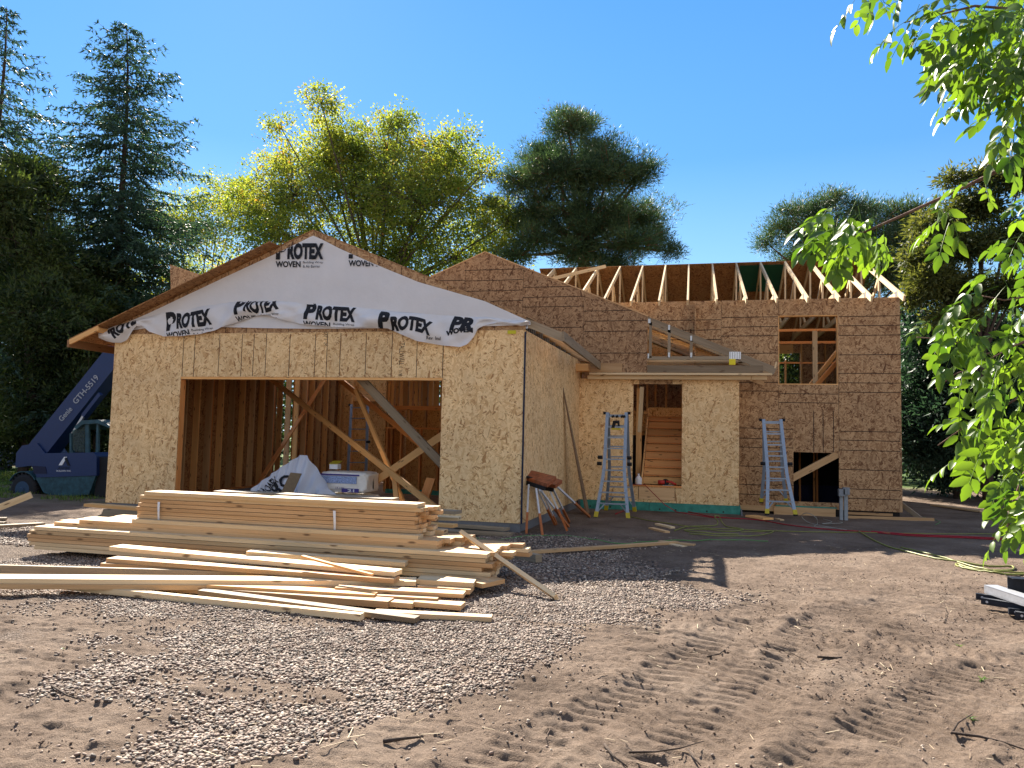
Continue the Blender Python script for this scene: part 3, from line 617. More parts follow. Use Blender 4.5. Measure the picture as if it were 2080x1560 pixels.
for (x0, x1, ys) in ((1704, 1829, (643.5, 661.5, 681.5, 721, 758.4, 777.6, 796.9, 875.4, 893.4, 913.8, 953.5, 992, 1011)), (1582, 1702, (799.7, 817.7)), (1466, 1580, (645.4, 664.7, 683, 718, 776, 794)), (1340, 1464, (651, 671, 690)), (1500, 1580, (869, 890, 908, 946, 983.6, 1002.8)), (1581, 1611, (871, 891, 909, 947, 984, 1003))):
    for y in ys:
        if x1 == 1464 and y > 690: continue
        hline(b, x0, x1, y+rnd(-.4, .4), MA, th=.014)
for px_ in (1653, 1672, 1693): q = pY(px_, 880, MA); vline(b, q.x, LZ1+.01, zmid-.01, MA, th=.013)
for px_, y0, y1 in ((1581, 612, 640), (1703, 783, 918), (1465, 620, 700), (1581, 785, 830)): q = pY(px_, 700, MA); vline(b, q.x, pY(px_, y1, MA).z, pY(px_, y0, MA).z, MA, th=.005)
b.box((XM-.012, MA+.0125, z0), (XM, 24.4, ZM), 0, .5, world=True)
b.build('main_front_wall', BL, house)
b = MB(); b.box((WX0, MA+.013, WZ1-.02), (WX1, MA+.15, WZ1)); b.box((WX0, MA+.013, WZ0), (WX1, MA+.15, WZ0+.02)); b.box((WX0, MA+.013, WZ0+.02), (WX0+.015, MA+.15, WZ1-.02)); b.box((WX1-.015, MA+.013, WZ0+.02), (WX1, MA+.15, WZ1-.02)); b.build('window_opening_frame', mt['stud'], house)
MB().box((-2.2, MA+.013, ZM-.04), (XM-.013, MA+.15, ZM)).build('top_plate', mt['lum'], house)
MB().box((XE1+.06, MA-.05, .055), (LX0-.3, MA-.002, .16)).build('sill_board', mt['lum'], house)
MB().box((LX0-.4, MA-.09, -.04), (LX1-.08, MA-.05, .16)).build('form_board', mt['lum'], house); MB().box((LX0-.36, MA-.049, .16), (LX1-.05, MA+.02, .185)).build('sill_board', mt['teal'], house)
MB().box((LX1+.1, MA-.07, .06), (XM-.2, MA-.03, .11)).build('form_board', mt['lum'], house); MB().beam((LX1+.1, MA-.12, -.03), (XM+.55, MA-.10, .0), .04, .13).build('form_board', mt['lum'], house)
MB().box((XE1, MA+.02, -.3), (XM-.05, MA+.2, .14)).build('foundation', mt['dark'], house)
for y0, y1 in ((0, .9),): MB().beam((XM+.02, MA+.35, .32), (XM+.40, MA+.05, -.02), .038, .09).build('form_brace', mt['grey'], house)
# floor, inner and back walls
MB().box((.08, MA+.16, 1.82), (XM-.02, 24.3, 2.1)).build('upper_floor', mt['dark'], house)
b = MB(); b.box((.08, 24.2, 0), (2.30, 24.212, 4.6), 0, .5, world=True); b.box((3.2, 24.2, 0), (XM, 24.212, 4.6), 0, .5, world=True); b.box((2.30, 24.2, 0), (3.2, 24.212, 3.0), 0, .5, world=True); b.box((2.3, 24.2, 4.25), (3.2, 24.212, 4.6), 0, .5, world=True); b.build('main_back_wall', mt['brown'], house)
MB().box((2.0, 24.05, 4.22), (3.0, 24.15, 4.5)).build('window_header', mt['stud'], house)
for x in (2.35, 3.22, 3.6, 3.9): MB().box((x, 24.05, 2.1), (x+.04, 24.19, 4.5)).build('wall_stud', mt['stud'], house)
for (x0, x1, y) in ((1583, 1701, 670), (1583, 1701, 695)): q = pY(x0, y, 18.5); r_ = pY(x1+20, y, 18.5); MB().box((q.x-.4, 18.5, q.z-.04), (r_.x+.3, 18.54, q.z+.02)).build('tie_board', mt['redstud'], house)
brace(pY(1655, 672, 17.3), pY(1656, 790, 17.3), .1, mat='pale', up=(1, 0, 0)); brace(pY(1640, 790, 17.6), pY(1712, 700, 18.2), .1); brace(pY(1652, 790, 17.2), pY(1712, 722, 17.5), .1, mat='redstud')
q = pY(1585, 737, 18.8); MB().box((q.x-.4, 18.8, q.z-.02), (q.x+1.4, 18.84, q.z+.02)).build('tie_board', mt['redstud'], house)
q = pY(1594, 760, 19.5); MB().box((q.x, 19.5, 2.1), (q.x+.04, 19.6, q.z+.35)).build('wall_stud', mt['stud'], house)
MB().box((1.0, 19.2, -.6), (XM-.1, 19.22, 1.8), 0, .2).build('shade_black_partition', mt['dark'], house); MB().box((1.0, 19.15, -.6), (XM-.1, 19.19, .5)).build('lower_foundation', mt['navy'], house)  # partition coloured near-black to paint the shade behind the low opening
for px_ in (1623, 1652, 1658): x = pY(px_, 960, 18.6).x; MB().box((x, 18.6, -.3), (x+.04, 18.7, 1.8)).build('wall_stud', mt['redstud'], house)
brace(pY(1606, 973, MA+.03), pY(1706, 920, MA+.03), .14, mat='lum')
# --- main roof
RY, RZ, RS = 20.30, 6.22, .43; rz = lambda y: RZ-abs(y-RY)*RS
for k in range(15):
    x = XM-.02-.61*k; b = MB(); m = 'pale'
    tone = random.random()
    b.beam((x, RY, RZ-.06), (x, 16.38, rz(16.38)-.06), .038, .115, tone=tone); b.beam((x, RY, RZ-.06), (x, 24.4, rz(24.4)-.06), .038, .115)
    b.beam((x, MA+.02, ZM+.075), (x, 24.2, ZM+.075), .038, .14)
    for (ya, za, yb, zb2) in ((RY, ZM+.1, RY, RZ-.12), (18.45, ZM+.1, 18.45, rz(18.45)-.12), (18.5, rz(18.5)-.12, 19.5, ZM+.14), (22.1, ZM+.1, 22.1, rz(22.1)-.12), (21.2, ZM+.14, 22.1, rz(22.1)-.14)):
        b.beam((x, ya, za), (x, yb, zb2), .038, .085, up=(0, 1, .001))
    o = b.build('roof_truss', mt[m], house)
    c = MB(); c.box((x-.024, MA+.03, ZM+.02), (x-.0195, MA+.2, ZM+.14)); c.build('nail_plate', mt['plate'], o)
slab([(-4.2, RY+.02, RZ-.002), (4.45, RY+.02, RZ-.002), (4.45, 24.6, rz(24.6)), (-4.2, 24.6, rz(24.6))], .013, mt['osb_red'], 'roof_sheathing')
b = MB(); b.prism([(1.22, RY+.12, rz(RY+.12)-.004), (2.35, RY+.12, rz(RY+.12)-.004), (2.35, RY+1.25, rz(RY+1.25)-.004), (1.22, RY+1.25, rz(RY+1.25)-.004)], (0, 0, -.004)); b.build('green_sheathing_panel', mt['green'], house)
q0 = pY(1122, 566, 19.0); q1 = pY(1230, 541, 19.9); MB().beam(q0, q1, .038, .089).build('truss_brace', mt['pale'], house)
b = MB(); b.box((XM-.01, RY+.05, ZM+.02), (XM+.002, RY+1.6, RZ-.75), 0, .5, world=True); b.build('end_panel', mt['brown'], house)
b = MB(); b.box((4.0, RY-.02, RZ-.08), (4.58, RY+.02, RZ+.0)); b.build('ridge_block', mt['redstud'], house)
# --- printed writing
def glyphs(text, sx=1., shear=0., bold=.012):
    cu = bpy.data.curves.new('t', 'FONT'); cu.body = text; cu.size = 1; cu.offset = bold; cu.shear = shear; cu.resolution_u = 3; cu.fill_mode = 'FRONT'
    o = bpy.data.objects.new('t', cu); COL.objects.link(o); dg = bpy.context.evaluated_depsgraph_get(); me = bpy.data.meshes.new_from_object(o.evaluated_get(dg))
    bm = bmesh.new(); bm.from_mesh(me); bpy.data.objects.remove(o); bpy.data.curves.remove(cu); bpy.data.meshes.remove(me)
    xs = [v.co.x for v in bm.verts]; ys = [v.co.y for v in bm.verts]; x0, x1, y0, y1 = min(xs), max(xs), min(ys), max(ys)
    for v in bm.verts: v.co.x = (v.co.x-x0)/(x1-x0); v.co.y = (v.co.y-y0)/(y1-y0)
    return bm
def text_on(fn, text, name, mat, parent, cut=0, keep=None, shear=0., bold=.012):
    """fn maps the unit rectangle of the text to 3-D"""
    bm = glyphs(text, shear=shear, bold=bold)
    if cut:
        bmesh.ops.triangulate(bm, faces=bm.faces[:])
        for i in range(1, cut*3): bmesh.ops.bisect_plane(bm, geom=bm.verts[:]+bm.edges[:]+bm.faces[:], plane_co=(i/(cut*3), 0, 0), plane_no=(1, 0, 0))
        for i in range(1, cut): bmesh.ops.bisect_plane(bm, geom=bm.verts[:]+bm.edges[:]+bm.faces[:], plane_co=(0, i/cut, 0), plane_no=(0, 1, 0))
    mb = MB()
    for f in bm.faces:
        c = f.calc_center_median()
        if keep and not keep(c.x, c.y): continue
        mb.poly([fn(v.co.x, v.co.y) for v in f.verts], [(v.co.x, v.co.y) for v in f.verts], 0, .5)
    bm.free()
    return mb.build(name, mat, parent)
def flat_text(text, name, mat, parent, O, U, V, bold=.012, shear=0.):
    O, U, V = Vector(O), Vector(U), Vector(V)
    return text_on(lambda u, v: O+U*u+V*v, text, name, mat, parent, bold=bold, shear=shear)
def vert_text(px, py0, py1, text, w=.09):
    a = pY(px, py0, G); c = pY(px, py1, G); flat_text(text, 'stamp', mt['line'], front, (a.x-w/2, G-.003, a.z), (0, 0, c.z-a.z), (w, 0, 0), bold=0.)
vert_text(817, 696, 742, 'TALLWALL'); vert_text(814, 745, 764, '1 1/8', .06); vert_text(663, 674, 702, 'EXP 1  24', .07)
# ------------------------------------------------------------------ the white wrap stapled over the gable with its loose lower edge hanging
wrap = thing('house_wrap', 'white building wrap with black lettering stapled over the garage gable, lower edge hanging loose', 'building wrap', (ax, G-.02, ZT))
WY = G-.016
def ipl(x, P):
    for (xa, ya), (xb, yb) in zip(P, P[1:]):
        if x <= xb or (xb, yb) == P[-1]: return ya+(yb-ya)*max(0, min(1, (x-xa)/(xb-xa)))
TOPE = [(211, 676), (300, 638), (408, 587), (450, 567), (560, 516), (637, 479), (655, 487), (690, 505), (760, 536), (850, 573), (985, 612), (1078, 654)]
BOTE = [(211, 680), (330, 662), (430, 664), (540, 667), (640, 668), (800, 667), (985, 663), (1078, 660)]
def wz(P): 
    out = []
    for x, y in P: q = pY(x, y, WY); out.append((q.x, q.z))
    return out
TW, BW = wz(TOPE), wz(BOTE)
def flatf(u, v):
    x = TW[0][0]+(TW[-1][0]-TW[0][0])*u; zt_, zb2 = ipl(x, TW), ipl(x, BW); z = zt_+(zb2-zt_)*v
    return Vector((x, WY-.004-.022*float(fbm(np.array(x*1.6+z), np.array(z*2.8-x*.4), 91))-.006*math.sin(x*3+z*9)*v, z))
MB().grid(flatf, 150, 24).build('wrap_sheet', mt['wrap'], wrap)
# loose flap
FT = wz([(211, 672), (235, 662), (262, 655), (290, 648), (330, 636), (400, 625), (480, 613), (560, 612), (640, 617), (720, 624), (810, 634), (900, 641), (990, 645), (1078, 653)])
FB = wz([(211, 688), (222, 694), (235, 697), (250, 697), (262, 690), (276, 674), (284, 664), (296, 664), (310, 675), (335, 684), (378, 684), (410, 679), (440, 672), (490, 654), (525, 642), (548, 641), (575, 650), (620, 660), (680, 665), (750, 667), (790, 668), (820, 681), (850, 694), (905, 703), (938, 706), (953, 701), (965, 686), (973, 668), (985, 662), (1010, 657), (1035, 659), (1062, 664), (1078, 659)])
def fy(x, v):
    """how far the loose cloth stands off the wall"""
    s = math.sin(math.pi*min(1, v)**.8)
    return .014+.05*v+s*(.05+.04*math.sin(x*2.3)+.03*math.sin(x*5.1+v*3)+.016*math.sin(x*11-v*6)) + v*(.035*math.sin(x*7.3+2.5*v)+.02*math.sin(x*17+4*v))*.7 + .03*abs(float(fbm(np.array(x*3.1+v*2.), np.array(v*2.2+x*.7), 93))-.5)*s*2
def flap(u, v):
    x = FT[0][0]+(FT[-1][0]-FT[0][0])*u; a, b2 = ipl(x, FT), ipl(x, FB)
    return Vector((x, WY-.006-fy(x, v), a+(b2-a)*v))
MB().grid(flap, 300, 22).build('loose_flap', mt['wrap'], wrap)
def onflap(px, py, lift=.007):
    q = pY(px, py, WY-.05); a, b2 = ipl(q.x, FT), ipl(q.x, FB); v = (a-q.z)/max(.001, a-b2)
    return Vector((q.x, WY-.006-fy(q.x, max(0, min(1, v)))-lift, q.z)), v
def logo(x0, y0, w, h, rot, text, name='lettering', flapped=True, wave=0, shear=.06, bold=.06, top=None):
    cr, sr = math.cos(rot), math.sin(rot)
    def im(u, v):
        lx, ly = u*w, -v*h + wave*math.sin(u*3.1)*h
        return x0+lx*cr-ly*sr, y0+lx*sr+ly*cr
    def fn(u, v):
        X, Y2 = im(u, v)
        if flapped: return onflap(X, Y2)[0]
        q = pY(X, Y2, WY-.03); q.y = WY-.030; return q
    def keep(u, v):
        X, Y2 = im(u, v)
        if flapped: t = onflap(X, Y2)[1]; return .02 < t < .985
        q = pY(X, Y2, WY-.03); return q.z < ipl(q.x, TW)-.012
    text_on(fn, text, name, mt['ink'], wrap, cut=9, keep=keep, shear=shear, bold=bold)
def brandmark(x0, y0, w, h, rot, flapped=True, wave=0, sub=True, k=1.):
    """big word, second word below, two tiny lines at the right of it; x0,y0 = lower left of the big word"""
    cr, sr = math.cos(rot), math.sin(rot)
    def at(dx, dy): return x0+dx*cr-dy*sr, y0+dx*sr+dy*cr
    logo(x0, y0, w*.23, h*1.02, rot, 'P', flapped=flapped, wave=0); logo(*at(w*.24, -wave*h*.6), w*.76, h*.88, rot, 'ROTEX', flapped=flapped, wave=wave)
    if sub:
        logo(*at(0, h*.42), w*.52, h*.33, rot, 'WOVEN', flapped=flapped, bold=.03, shear=0)
        logo(*at(w*.57, h*.24), w*.42, h*.15, rot, 'Building Wrap', flapped=flapped, bold=0, shear=0); logo(*at(w*.57, h*.44), w*.36, h*.15, rot, '& Air Barrier', flapped=flapped, bold=0, shear=0)
brandmark(560, 527, 97, 38, 0., flapped=False)
brandmark(708, 525, 97, 38, 0., flapped=False)
logo(236, 692, 60, 26, -.62, "'ROTE")
brandmark(338, 673, 96, 38, -.13, wave=.05)
brandmark(482, 641, 88, 36, -.10, wave=.2)
brandmark(618, 649, 104, 35, .06)
brandmark(770, 667, 108, 34, .12, wave=-.25, sub=False)
logo(913, 671, 50, 30, .10, 'PR', shear=.2); logo(908, 684, 56, 11, -.12, 'WOVEN', shear=.1, wave=-.3)
logo(868, 690, 28, 7, .06, 'Rev  Insl', bold=.01)
MB().box(pY(1031, 671, G-.03), pY(1048, 678, G-.026)).build('yellow_tag', plain('yellow_tag', (.55, .50, .02), .5), house)
MB().box(pY(1481, 729, GY-.02), pY(1494, 741, GY-.012)).build('yellow_tag', plain('yellow_tag', (.75, .62, .02), .5), house)
# ------------------------------------------------------------------ vegetation
def leafmat(name, lo, hi, trans=.45, tcol=None, rough=.55, dry=None):
    q = NT(name); t = q.tone(); c = q.ramp(t, [(0, lo), (.85, hi)] + ([(1., dry)] if dry else []))
    q.fin(c, rough, 0, .35)
    tr = q.n('BsdfTranslucent'); 
    tc = q.mix(1., c, tcol or (1.5, 1.45, .7), 'MULTIPLY'); q.L(tc, tr.inputs[0])
    mx = q.n('MixShader', {0: trans}); q.L(q.b.outputs[0], mx.inputs[1]); q.L(tr.outputs[0], mx.inputs[2]); q.L(mx.outputs[0], q.out.inputs[0])
    return q.m
def bark(name, a, b): 
    q = NT(name); co = q.n('TexCoord').outputs['Object']; n = q.noise(q.map(co, (9, 9, 1.6)), 1.6, 5, .65); q.bump(n, .8, .03)
    return q.fin(q.ramp(n, [(.3, a), (.7, b)]), .9, 0, .15)
M_SPR = leafmat('spruce_needles', (.016, .040, .028), (.06, .115, .075), .3, (1.2, 1.3, .8))
M_CED = leafmat('cedar_foliage', (.014, .034, .014), (.085, .115, .034), .4, (1.5, 1.5, .6))
M_DEC = leafmat('yellowing_leaves', (.075, .125, .025), (.29, .31, .07), .56, (1.65, 1.6, .65), dry=(.40, .22, .06))
M_PIN = leafmat('pine_needles', (.026, .058, .028), (.10, .155, .062), .3, (1.2, 1.3, .8), dry=(.16, .08, .03))
M_BRK = bark('dark_bark', (.035, .025, .020), (.10, .075, .060)); M_RBK = bark('reddish_bark', (.10, .045, .025), (.26, .13, .075)); M_GBK = bark('grey_bark', (.05, .04, .03), (.14, .11, .085))
def cards(P, D, ln, wd, quad=True):
    """small leaf-sized faces at P, long axis near D"""
    n = len(P); D = D/np.maximum(np.linalg.norm(D, axis=1, keepdims=True), 1e-6); R = rng.normal(size=(n, 3)); S = np.cross(D, R); S /= np.maximum(np.linalg.norm(S, axis=1, keepdims=True), 1e-6)
    l = (ln*rng.uniform(.6, 1.35, n))[:, None]; w = (wd*rng.uniform(.7, 1.3, n))[:, None]
    if quad: V = np.stack([P, P+D*l*.5+S*w*.5, P+D*l, P+D*l*.45-S*w*.5], 1)
    else: V = np.stack([P-S*w*.5, P+S*w*.5, P+D*l], 1)
    k = V.shape[1]; return V.reshape(-1, 3), np.arange(n*k).reshape(n, k)
def crown(name, P, D, ln, wd, mat, par, quad=True, tone=None):
    V, Fa = cards(P, D, ln, wd, quad)
    if tone is None: tone = np.clip(fbm(P[:, 0]*1.1+P[:, 1]*.6, P[:, 2]*1.1, 77)*1.0-.1+rng.normal(0, .22, len(P)), 0, 1)
    return npmesh(name, V, Fa, mat, par, tone=tone)
def spruce(base, H, R, z0, label, nb=150, seed=1, mat=None, lean=0, group=None, tr=.25, dens=1., name='spruce_tree', gap=.0, card=(.13, .045), prof=.75):
    r = np.random.default_rng(seed); random.seed(seed)
    t = thing(name, label, 'tree', base, group); bx, by, bz = base
    TP = [Vector((bx+lean*(k/10)**2, by+.12*math.sin(k*.9), bz-.3+(H+.3)*k/10)) for k in range(11)]
    mb = MB(); mb.tube(TP, [tr*(1-.93*k/10) for k in range(11)], 10); Ps = []; Ds = []
    for i in range(nb):
        f = (i+.5)/nb; f = f**.9; z = z0+(H-z0)*f; az_ = i*2.399+r.uniform(-.4, .4)
        L = R*(1-f)**prof*r.uniform(.5, 1.15)+.25
        if r.random() < gap: L *= .45
        j = f*1.0; tx = bx+lean*(z/H)**2; o = np.array([tx, by, bz+z]); d = np.array([math.cos(az_), math.sin(az_), 0])
        ns = max(6, int(L/.16)); s = np.linspace(0, 1, ns); rise = r.uniform(-.05, .35)*(1 if f > .55 else .4); droop = r.uniform(.25, .5)
        Z = L*(rise*s - droop*s**1.6 + .24*s**4); C = o[None]+d[None]*(s*L)[:, None]+np.stack([0*s, 0*s, Z], 1)
        mb.tube([Vector(c) for c in C[::max(1, ns//5)]], [max(.006, .045*(1-f*.7)*(1-q/6)*min(1, L/2)) for q in range(len(C[::max(1, ns//5)]))], 4, cap=False)
        sd = np.array([-d[1], d[0], 0])
        for k in range(2, ns):
            for sg in (-1, 1):
                if r.random() > .92*dens: continue
                tl = L*.30*(1-.55*s[k])*r.uniform(.6, 1.2); tl = min(tl, .95); m = max(3, int(tl/.05))
                u = r.random(m)[:, None]; dv = d*.6+sd*sg*.75+np.array([0, 0, -.38*r.uniform(.2, 1.6)]); dv /= np.linalg.norm(dv)
                p = C[k][None]+dv[None]*u*tl+np.array([0, 0, -.12])*u**2; Ps.append(p); Ds.append(dv[None]*1.+r.normal(0, .55, (m, 3))+np.array([0, 0, -.12]))
        m = ns*2; kk = r.integers(ns//5, ns, m); Ps.append(C[kk]+r.normal(0, .03, (m, 3))); Ds.append(d[None]+r.normal(0, .6, (m, 3)))
    P = np.concatenate(Ps); D = np.concatenate(Ds)
    mb.build('trunk', M_BRK, t); crown('crown', P, D, card[0], card[1], mat or M_SPR, t, False); return t
def lobes_at(L, Y):
    out = []
    for (x, y, r) in L:
        c = pY(x, y, Y); out.append((np.array(c), r*(c-CAM).dot(_fw)/F))
    return out
def clump_tree(name, label, base, lobes, mat, bk, trunk_r, ncl, per, crad, leaf, fork=.45, quad=True, group=None, seed=3, thick=.9, squash=.8, up=0., hang=0., shell=.5, limbs=True, wisp=.12):
    r = np.random.default_rng(seed); t = thing(name, label, 'tree', base, group); b0 = np.array(base)
    C = np.array([c for c, _ in lobes]); Rr = np.array([q for _, q in lobes]); C[:, 1] += r.uniform(-thick, thick, len(C))*Rr.mean()
    top = C[:, 2].max(); ctr = C.mean(0); mb = MB(); fk = np.array([b0[0]*.6+ctr[0]*.4, b0[1], b0[2]+(top-b0[2])*fork])
    mb.tube([Vector(b0-np.array([0, 0, .4])), Vector((b0+fk)/2+r.normal(0, .15, 3)*[1, 1, 0]), Vector(fk)], [trunk_r*1.1, trunk_r*.9, trunk_r*.75], 10)
    Ps = []; Ds = []; w = Rr**2.2; w = w/w.sum(); nodes = []
    for c, R in zip(C, Rr):
        m = (fk+c)/2+r.normal(0, .12, 3)*R; m[2] -= .1*R
        if limbs: mb.tube([Vector(fk), Vector(m), Vector(c)], [trunk_r*.42, trunk_r*.25, trunk_r*.10], 6, cap=False)
    for c, R, ww in zip(C, Rr, w):
        n = max(4, int(ncl*ww)); dd = r.normal(size=(n, 3)); dd /= np.linalg.norm(dd, axis=1, keepdims=True); rad = R*(r.random(n)**shell)
        rad = np.where(r.random(n) < wisp, R*r.uniform(.95, 1.42, n), rad); pc = c+dd*rad[:, None]*[1, 1, squash]; pc[:, 2] += np.maximum(0, rad-R)*.5
        for k in range(n):
            if limbs and k % 3 == 0:
                mid = (c+pc[k])/2+r.normal(0, .1, 3)*R*.5; mb.tube([Vector(c), Vector(mid), Vector(pc[k])], [trunk_r*.085, trunk_r*.05, .008], 4, cap=False)
            m = int(per*r.uniform(.3, 1.5)*(1 if rad[k] < R else .55)); g = r.normal(0, crad*.55, (m, 3))*[1, 1, .7]
            Ps.append(pc[k]+g); Ds.append(g*.9+r.normal(0, .5, (m, 3))*crad+np.array([0, 0, up-hang])*crad+dd[k]*crad*.5)
    mb.build('trunk', bk, t); crown('crown', np.concatenate(Ps), np.concatenate(Ds), leaf[0], leaf[1], mat, t, quad)
    return t
def gb(px, Y, z=-.3): q = pY(px, 870, Y); return (q.x, Y, z)
spruce(gb(232, 25), 18.3, 5.3, 2.2, 'tall blue-green spruce with bare lower trunk and ragged crooked top left of the garage', prof=.6, nb=330, seed=5, lean=-.6, tr=.27, dens=1.1, gap=.25, card=(.18, .06))
spruce(gb(-50, 22), 17.6, 5.0, 1.5, 'spruce cut off by the left edge, its branch tips reaching in high up', nb=190, seed=9, tr=.25, dens=1.1, card=(.17, .06))
clump_tree('cedar_tree', 'dense olive-green cedar at the far left, tall and close-grown in shade', gb(50, 20.5), lobes_at([(0, 340, 60), (60, 350, 45), (30, 380, 60), (70, 430, 70), (20, 480, 90), (100, 520, 80), (40, 610, 110), (130, 640, 90), (60, 740, 110), (30, 860, 100), (120, 800, 90)], 20.5), M_CED, M_BRK, .16, 1300, 60, .34, (.17, .065), quad=False, seed=4, up=.3)
clump_tree('cedar_tree', 'dark cedar standing behind the blue telehandler and below the tall spruce', gb(200, 22.5), lobes_at([(150, 560, 70), (210, 620, 60), (170, 700, 90), (250, 740, 90), (200, 830, 100), (280, 840, 80), (110, 880, 80), (190, 940, 70)], 22.5), M_CED, M_BRK, .15, 950, 60, .34, (.17, .065), quad=False, seed=14, up=.3)
clump_tree('deciduous_tree', 'broad yellow-green leafy tree rising behind the garage ridge', gb(748, 31), lobes_at([(765, 285, 85), (660, 320, 80), (560, 335, 62), (690, 245, 42), (675, 280, 55), (630, 300, 50), (720, 300, 60), (610, 290, 30), (740, 350, 80), (900, 370, 70), (1000, 370, 30), (800, 228, 40), (860, 300, 75), (940, 330, 62), (975, 300, 28), (740, 400, 120), (870, 420, 110), (620, 420, 95), (960, 430, 80), (1040, 460, 62), (520, 430, 75), (800, 510, 110), (930, 530, 90), (650, 520, 90), (1050, 530, 50), (560, 510, 70)], 31), M_DEC, M_GBK, .21, 4300, 34, .31, (.12, .078), fork=.48, seed=21, shell=.45, thick=1.4, wisp=.16)
clump_tree('deciduous_tree', 'lower sparse yellowing tree between the tall spruce and the garage roof', gb(420, 34), lobes_at([(430, 400, 55), (480, 380, 36), (395, 470, 60), (460, 480, 60), (370, 560, 70), (450, 570, 70), (330, 640, 70), (250, 610, 60), (300, 720, 60), (180, 700, 60)], 34), M_DEC, M_GBK, .14, 1500, 32, .36, (.125, .08), seed=23, shell=.5, thick=1.2, wisp=.35)
clump_tree('pine_tree', 'dark bushy pine with reddish forked trunk, right of the leafy yellow-green tree', gb(1185, 30), lobes_at([(1175, 232, 30), (1160, 275, 48), (1215, 300, 50), (1110, 320, 48), (1060, 365, 50), (1150, 370, 75), (1240, 375, 70), (1300, 365, 36), (1290, 430, 62), (1200, 450, 85), (1090, 430, 55), (1040, 440, 30), (1330, 480, 34), (1280, 505, 55), (1360, 512, 24), (1100, 495, 45), (1180, 520, 50), (1240, 545, 40), (1060, 530, 30), (1130, 220, 14), (1000, 400, 20), (1325, 330, 16)], 30), M_PIN, M_RBK, .30, 2300, 85, .30, (.15, .030), fork=.62, quad=False, seed=31, up=.6, shell=.5, thick=1.2, squash=.6, wisp=.25)
clump_tree('pine_tree', 'spreading pine with grey-green tips behind the right end of the truss roof', gb(1720, 33), lobes_at([(1695, 405, 30), (1850, 450, 50), (1900, 470, 45), (1660, 420, 26), (1640, 440, 36), (1740, 430, 34), (1780, 425, 28), (1830, 430, 30), (1590, 470, 36), (1560, 495, 22), (1670, 490, 60), (1750, 490, 60), (1830, 500, 55), (1880, 470, 40), (1600, 440, 24), (1860, 540, 60), (1620, 520, 40), (1700, 540, 60), (1800, 560, 60)], 33), M_PIN, M_RBK, .22, 1500, 80, .32, (.15, .030), fork=.6, quad=False, seed=33, up=.7, shell=.5, squash=.7, wisp=.25)
clump_tree('cedar_tree', 'olive cedar with long level branches at the right edge above the brown wall', gb(2010, 22), lobes_at([(1950, 350, 26), (2010, 345, 30), (2060, 370, 45), (1990, 410, 50), (1910, 450, 44), (1960, 500, 52), (2050, 480, 60), (1880, 520, 44), (1900, 570, 48), (1970, 590, 50), (2070, 590, 60), (1860, 600, 28), (1930, 650, 40)], 22), leafmat('lit_olive_cedar_foliage', (.03, .05, .018), (.15, .165, .05), .4, (1.5, 1.4, .6)), M_BRK, .14, 1100, 55, .28, (.13, .05), quad=False, seed=41, squash=.5, shell=.6)  # lighter copy of the cedar foliage, sunlight put into its olive colour
clump_tree('cedar_tree', 'black-green cedar thicket in deep shade right of the two-storey wall', gb(1950, 24), lobes_at([(1855, 640, 36), (1880, 610, 30), (1870, 700, 60), (1930, 740, 80), (2010, 700, 90), (2070, 760, 90), (1890, 810, 80), (1970, 850, 100), (2060, 880, 100), (1880, 900, 70), (1960, 940, 70)], 24), M_SPR, M_BRK, .2, 1400, 70, .42, (.17, .065), quad=False, seed=43)
for i, (px, Y, s) in enumerate(((-260, 30, 1), (60, 34, 1.2), (330, 40, 1.1), (560, 42, 1), (900, 44, 1.1), (1180, 43, .9), (1560, 44, .8), (1800, 36, 1.1), (1960, 32, 1.2), (2200, 30, 1.2), (2500, 26, 1.3))):
    x0 = px; R_ = 110*s*30/Y
    clump_tree('far_tree', ['dark rounded tree far behind the left of the site', 'dark bushy tree behind the telehandler', 'tree behind the left garage wall, low on the horizon', 'distant tree hidden low behind the garage', 'distant tree low behind the middle gable', 'distant tree low behind the red-trunked pine', 'distant tree just over the truss roof', 'dark tree close behind the right house corner', 'dark tree filling the gap right of the house', 'tree beyond the right edge behind the hanging leaves', 'tree far outside to the right'][i], gb(px, Y), lobes_at([(x0, 760, R_*.8), (x0-70*s, 830, R_*.8), (x0+70*s, 830, R_*.8), (x0, 900, R_*.8)], Y), M_CED, M_BRK, .2, 260, 40, .5, (.26, .13), seed=60+i, limbs=False)

clump_tree('deciduous_tree', 'dark green tree glimpsed through the back window of the upper storey', gb(1610, 30), lobes_at([(1600, 740, 60), (1650, 800, 60), (1560, 790, 50), (1620, 690, 40)], 30), M_CED, M_BRK, .12, 260, 50, .4, (.16, .09), seed=88)
# ------------------------------------------------------------------ foreground ash tree reaching in from the right
TRK = CAM+ray(2420, 900)*2.7; TRK.z = .1
ash = thing('ash_tree', 'nearby leafy branches with bright backlit green leaflets hanging in from the right edge', 'tree', TRK)
def leaflet(V, Fc, T, o, d, n, L, w, tone, droop=.25):
    d = d.normalized(); s = d.cross(n).normalized(); n = s.cross(d).normalized(); base = len(V); K = 7
    for i in range(K+1):
        u = i/K; ww = w*.5*(math.sin(math.pi*min(1, u**.8))**.75)*(1 if u < 1 else 0)+.0004; c = o+d*(L*u)-n*(droop*L*u*u)
        e = .28*ww; jl = 1+.08*math.sin(i*2.7+tone*30)
        V += [c-s*ww*jl+n*e, c, c+s*ww*(2-jl)+n*e]
    for i in range(K):
        a = base+3*i; Fc += [(a, a+1, a+4, a+3), (a+1, a+2, a+5, a+4)]; T += [tone]*2
LV, LF, LT = [], [], []; twigs = MB()
